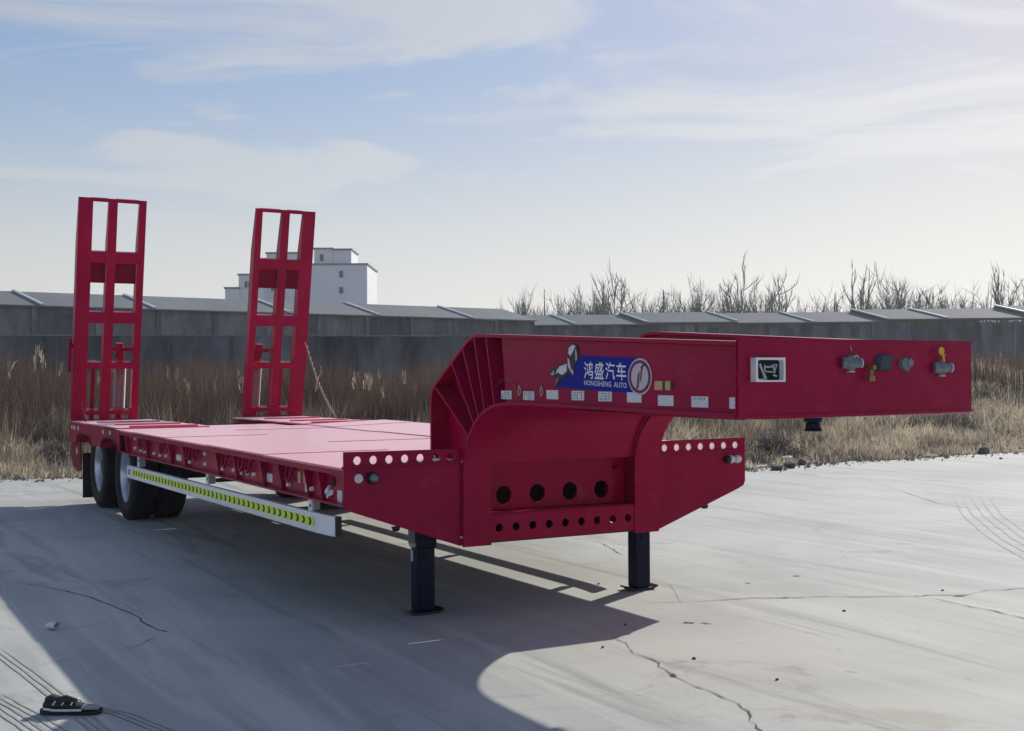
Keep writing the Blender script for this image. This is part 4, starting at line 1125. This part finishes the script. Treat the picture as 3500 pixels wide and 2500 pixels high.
# ------------------------------------------------------------------ dry grass and brush (uncountable)
def blades(name, P, H, Wd, lean, ca, cb, tone, label=None, cat=None):
    n = len(P); an = RNG.uniform(0, 2 * PI, n); la = RNG.uniform(0, 2 * PI, n); lm = np.abs(RNG.normal(0, lean, n)) * H
    ux, uy = np.cos(an) * Wd / 2, np.sin(an) * Wd / 2
    lx, ly = np.cos(la) * lm, np.sin(la) * lm
    x, y, z = P[:, 0], P[:, 1], P[:, 2]
    V = np.empty((n, 5, 3))
    V[:, 0] = np.stack([x - ux, y - uy, z - .03], 1); V[:, 1] = np.stack([x + ux, y + uy, z - .03], 1)
    V[:, 2] = np.stack([x + lx * .35 + ux * .8, y + ly * .35 + uy * .8, z + H * .55], 1); V[:, 3] = np.stack([x + lx * .35 - ux * .8, y + ly * .35 - uy * .8, z + H * .55], 1)
    V[:, 4] = np.stack([x + lx, y + ly, z + H * (1 - .15 * np.minimum(1, lm / H))], 1)
    base = (np.arange(n) * 5)[:, None]
    lv = np.concatenate([base + np.array([0, 1, 2, 3]), base + np.array([3, 2, 4])], 1).ravel()
    tot = np.tile([4, 3], n); st = np.concatenate([[0], np.cumsum(tot)[:-1]])
    me_ = bpy.data.meshes.new(name)
    me_.vertices.add(n * 5); me_.vertices.foreach_set('co', V.ravel())
    me_.loops.add(len(lv)); me_.loops.foreach_set('vertex_index', lv)
    me_.polygons.add(n * 2); me_.polygons.foreach_set('loop_start', st); me_.polygons.foreach_set('loop_total', tot)
    me_.update(calc_edges=True)
    at = me_.attributes.new('tone', 'FLOAT', 'POINT'); at.data.foreach_set('value', np.repeat(tone, 5))
    me_.materials.append(hairmat(name, ca, cb))
    o = link(bpy.data.objects.new(name, me_)); o['kind'] = 'stuff'
    if label: tag(o, label, cat)
    return o


def scatter(n, s0, s1, y0, y1, clump=0.0, pw=1.0):
    y = RNG.uniform(y0, y1, n); s = s0 + (s1 - s0) * RNG.uniform(0, 1, n) ** pw; x = edge_x(y) - s
    return x, y, s


def vnoise(x, y, sc, seed):
    g = np.random.default_rng(seed).uniform(-1, 1, (256, 256)); u, v = x / sc + 500, y / sc + 500
    i, j = np.floor(u).astype(int), np.floor(v).astype(int); a, b_ = u - i, v - j; a = a * a * (3 - 2 * a); b_ = b_ * b_ * (3 - 2 * b_)
    q = lambda p, r: g[p % 256, r % 256]
    return (q(i, j) * (1 - a) + q(i + 1, j) * a) * (1 - b_) + (q(i, j + 1) * (1 - a) + q(i + 1, j + 1) * a) * b_


# straw grass on the verge, tangled and in tussocks
x, y, s = scatter(240000, .02, 8.5, -12, 32, pw=1.25)
cl = .6 * vnoise(x, y, .55, 1) + .4 * vnoise(x, y, .22, 2); keep = RNG.uniform(0, 1, len(x)) < np.clip(.50 + 1.1 * cl, .05, 1)
x, y, s, cl = x[keep], y[keep], s[keep], cl[keep]
z = terrain_h(x, y)
H = RNG.uniform(.10, .36, len(x)) * (.50 + .50 * sstep(.1, 2.2, s)) * np.clip(1 + 1.1 * cl + .5 * vnoise(x, y, 1.4, 3), .35, 2.4)
tone = np.clip(RNG.normal(.42, .25, len(x)) - .45 * vnoise(x, y, .8, 4) - .2 * vnoise(x, y, 2.7, 5), 0, 1)
blades('dry_grass', np.stack([x, y, z], 1), H, RNG.uniform(.008, .020, len(x)), .75, (.70, .61, .47), (.26, .215, .17), tone,
       'short straw-coloured dry grass covering the verge beside the yard', 'grass')
# dark twiggy weeds between straw and brush
x, y, s = scatter(60000, .6, 6.5, -12, 14, pw=.8); cl = vnoise(x, y, .7, 6); keep = RNG.uniform(0, 1, len(x)) < np.clip(.45 + .9 * cl, .04, 1); x, y, s, cl = x[keep], y[keep], s[keep], cl[keep]; z = terrain_h(x, y)
H = RNG.uniform(.30, .90, len(x)) * (.45 + .55 * sstep(.8, 4, s)) * (1 + .5 * cl)
blades('dry_weeds', np.stack([x, y, z], 1), H, RNG.uniform(.006, .014, len(x)), .42, (.15, .125, .10), (.46, .40, .31), np.clip(RNG.normal(.32, .33, len(x)) + .2 * vnoise(x, y, 1.5, 7), 0, 1),
       'tangled grey-brown weed stalks at the foot of the brown brush', 'weeds')
# tall brown brush
x, y, s = scatter(150000, 4.0, 12.5, -14, 30, pw=.9)
cl = .6 * vnoise(x, y, 1.3, 8) + .4 * vnoise(x, y, .45, 9); hmul = 1 + .30 * cl; z = terrain_h(x, y); rt = sstep(9, 16, y)
keep = ((rt < .5) | (s > 6.5)) & (RNG.uniform(0, 1, len(x)) < np.clip(.7 + .8 * cl, .15, 1)); x, y, s, hmul, z, rt = [q[keep] for q in (x, y, s, hmul, z, rt)]
H = (.50 + .95 * RNG.beta(2.2, 2.2, len(x))) * hmul * (.58 + .42 * sstep(4, 7.5, s)) * (1 - .16 * sstep(-1, 3, y)) * 1.66
H = np.where(rt > .3, np.maximum(.3, np.minimum(H, RNG.uniform(1.2, 1.9, len(x)) - z)), H)
blades('brown_brush', np.stack([x, y, z], 1), H, RNG.uniform(.006, .014, len(x)), .26, (.078, .053, .046), (.185, .135, .11), np.clip(RNG.normal(.35, .28, len(x)) + .25 * vnoise(x, y, 1.8, 10), 0, 1),
       'dense tall brown brush standing between the verge and the perimeter wall', 'brush')
# low twiggy shrubs that stand apart on the verge
SHR = mat('shrub_twig', (.12, .10, .085), rough=.9, var=.4, vscale=5, col2=(.26, .22, .18))


def shrub(px_, py_, r, label, seed):
    rn = random.Random(seed); g_ = ray_ground(px_, py_); zz_ = float(terrain_h(g_.x, g_.y)); b = MB()
    for i in range(190):
        th = rn.uniform(0, 2 * PI); el = math.asin(rn.uniform(.05, 1)); d_ = Vector((math.cos(th) * math.cos(el), math.sin(th) * math.cos(el), math.sin(el)))
        L = r * rn.uniform(.55, 1.05); p0 = Vector((rn.gauss(0, r * .12), rn.gauss(0, r * .12), -.02)); p1 = p0 + d_ * L * .5 + Vector((rn.gauss(0, .03), rn.gauss(0, .03), .04)); p2 = p0 + d_ * L + Vector((rn.gauss(0, .06), rn.gauss(0, .06), rn.gauss(0, .04)))
        b.tube([p0, p1, p2], [.010, .007, .003], 3)
        for j in range(3):
            q_ = p1.lerp(p2, rn.uniform(0, 1)); b.tube([q_, q_ + Vector((rn.gauss(0, .09), rn.gauss(0, .09), rn.gauss(.04, .06)))], [.006, .002], 3)
    o = b.build('dry_shrub', SHR); o.location = (g_.x, g_.y, zz_); tag(o, label, 'shrub', 'leafless shrubs on the verge')


for i, (a_, b_, r_, lb) in enumerate([(2640, 1572, .62, 'largest rounded leafless shrub on the verge beside the pale rubble'), (2790, 1556, .40, 'small leafless shrub behind the pale rubble on the verge'), (3290, 1500, .55, 'leafless shrub at the foot of the grassy bank'),
                                      (3420, 1520, .35, 'low leafless shrub beside the largest pale rubble stone'), (2400, 1585, .50, 'leafless shrub behind the far wing plate of the trailer'), (60, 1560, .55, 'leafless shrub in the weeds beside the near ramp, away from the trailer'),
                                      (180, 1590, .38, 'low leafless shrub closest to the rear fender of the trailer'), (720, 1560, .55, 'leafless shrub seen between the two rear ramps'), (1180, 1545, .60, 'leafless shrub beyond the deck, beside the far ramp chain'), (1360, 1560, .5, 'leafless shrub beyond the deck, beside the gooseneck crank')]):
    shrub(a_, b_, r_, lb, 900 + i)
# far tall brush towards the sheds on the right
n_ = 30000
aa = RNG.uniform(-20, 24, n_); dd = RNG.uniform(30, 38, n_)
px = CAM.x + RH.x * aa + FH.x * dd; py = CAM.y + RH.y * aa + FH.y * dd
z = terrain_h(px, py)
blades('far_brush', np.stack([px, py, z], 1), np.maximum(.4, (RNG.uniform(1.35, 2.0, n_) * (1 + .12 * wob(px, py)) * np.where(aa > 6, 1.08, .75) - z)), RNG.uniform(.016, .03, n_), .12, (.085, .062, .056), (.15, .115, .10), np.clip(RNG.normal(.4, .3, n_), 0, 1),
       'reddish-brown brush further back in front of the sheds', 'brush')
# grit and crumbs spilled along the broken edge of the slab
n_ = 5200
y = RNG.uniform(-12, 30, n_); s = RNG.normal(.12, .30, n_); x = edge_x(y) + .10 * np.sin(y * 2.1) - s
z = np.where(s < 0.05, .003, np.maximum(terrain_h(x, y), -.02)); r = np.clip(RNG.lognormal(-4.1, .55, n_), .006, .07)
base = np.array([(1, 0, 0), (-.5, .87, 0), (-.5, -.87, 0), (.1, .1, 1), (0, 0, -.5)]); fc = np.array([(0, 1, 3), (1, 2, 3), (2, 0, 3), (1, 0, 4), (2, 1, 4), (0, 2, 4)])
an = RNG.uniform(0, 2 * PI, n_); c_, s_ = np.cos(an), np.sin(an); bj = base[None] * RNG.uniform(.7, 1.3, (n_, 5, 1))
V = np.stack([bj[..., 0] * c_[:, None] - bj[..., 1] * s_[:, None], bj[..., 0] * s_[:, None] + bj[..., 1] * c_[:, None], bj[..., 2] * .8], 2) * r[:, None, None] + np.stack([x, y, z + .2 * r], 1)[:, None]
me_ = bpy.data.meshes.new('edge_gravel'); me_.from_pydata(V.reshape(-1, 3).tolist(), [], (fc[None] + (np.arange(n_) * 5)[:, None, None]).reshape(-1, 3).tolist())
me_.materials.append(mat('gravel_mixed', (.42, .39, .34), rough=.95, var=.6, vscale=3, col2=(.16, .14, .12)))
tag(link(bpy.data.objects.new('edge_gravel', me_)), 'loose gravel and crumbs spilled along the edge of the concrete', 'gravel', kind='stuff')
# pale seed heads on reed stalks
n_ = 110
x, y, s = scatter(n_, 5.0, 11, -14, 8); z = terrain_h(x, y); hh = RNG.uniform(1.45, 1.85, n_) * (1 + .1 * wob(x * .9, y * 1.1)) * (1 - .22 * sstep(-1, 3, y))
k_ = 9
xx = np.repeat(x, k_) + RNG.normal(0, .02, n_ * k_); yy = np.repeat(y, k_) + RNG.normal(0, .02, n_ * k_); zz = np.repeat(z + hh, k_) - RNG.uniform(0, .25, n_ * k_)
blades('reed_plumes', np.stack([xx, yy, zz], 1), RNG.uniform(.08, .2, n_ * k_), RNG.uniform(.014, .03, n_ * k_), .5, (.50, .43, .33), (.28, .23, .18), RNG.uniform(0, 1, n_ * k_),
       'pale feathery reed heads rising above the brown brush', 'reeds')

# ------------------------------------------------------------------ thin winter haze
hm = bpy.data.materials.new('haze'); hm.use_nodes = True; ht = hm.node_tree; ht.nodes.clear()
pv = N(ht, 'ShaderNodeVolumePrincipled'); pv.inputs['Density'].default_value = 0.0006; pv.inputs['Color'].default_value = (.93, .95, 1, 1); pv.inputs['Anisotropy'].default_value = 0.2
ho = N(ht, 'ShaderNodeOutputMaterial'); ht.links.new(pv.outputs[0], ho.inputs['Volume'])
hz_o = MB().box(-1600, 1600, -1600, 1600, -1.2, 24).build('haze', hm); hz_o['kind'] = 'stuff'
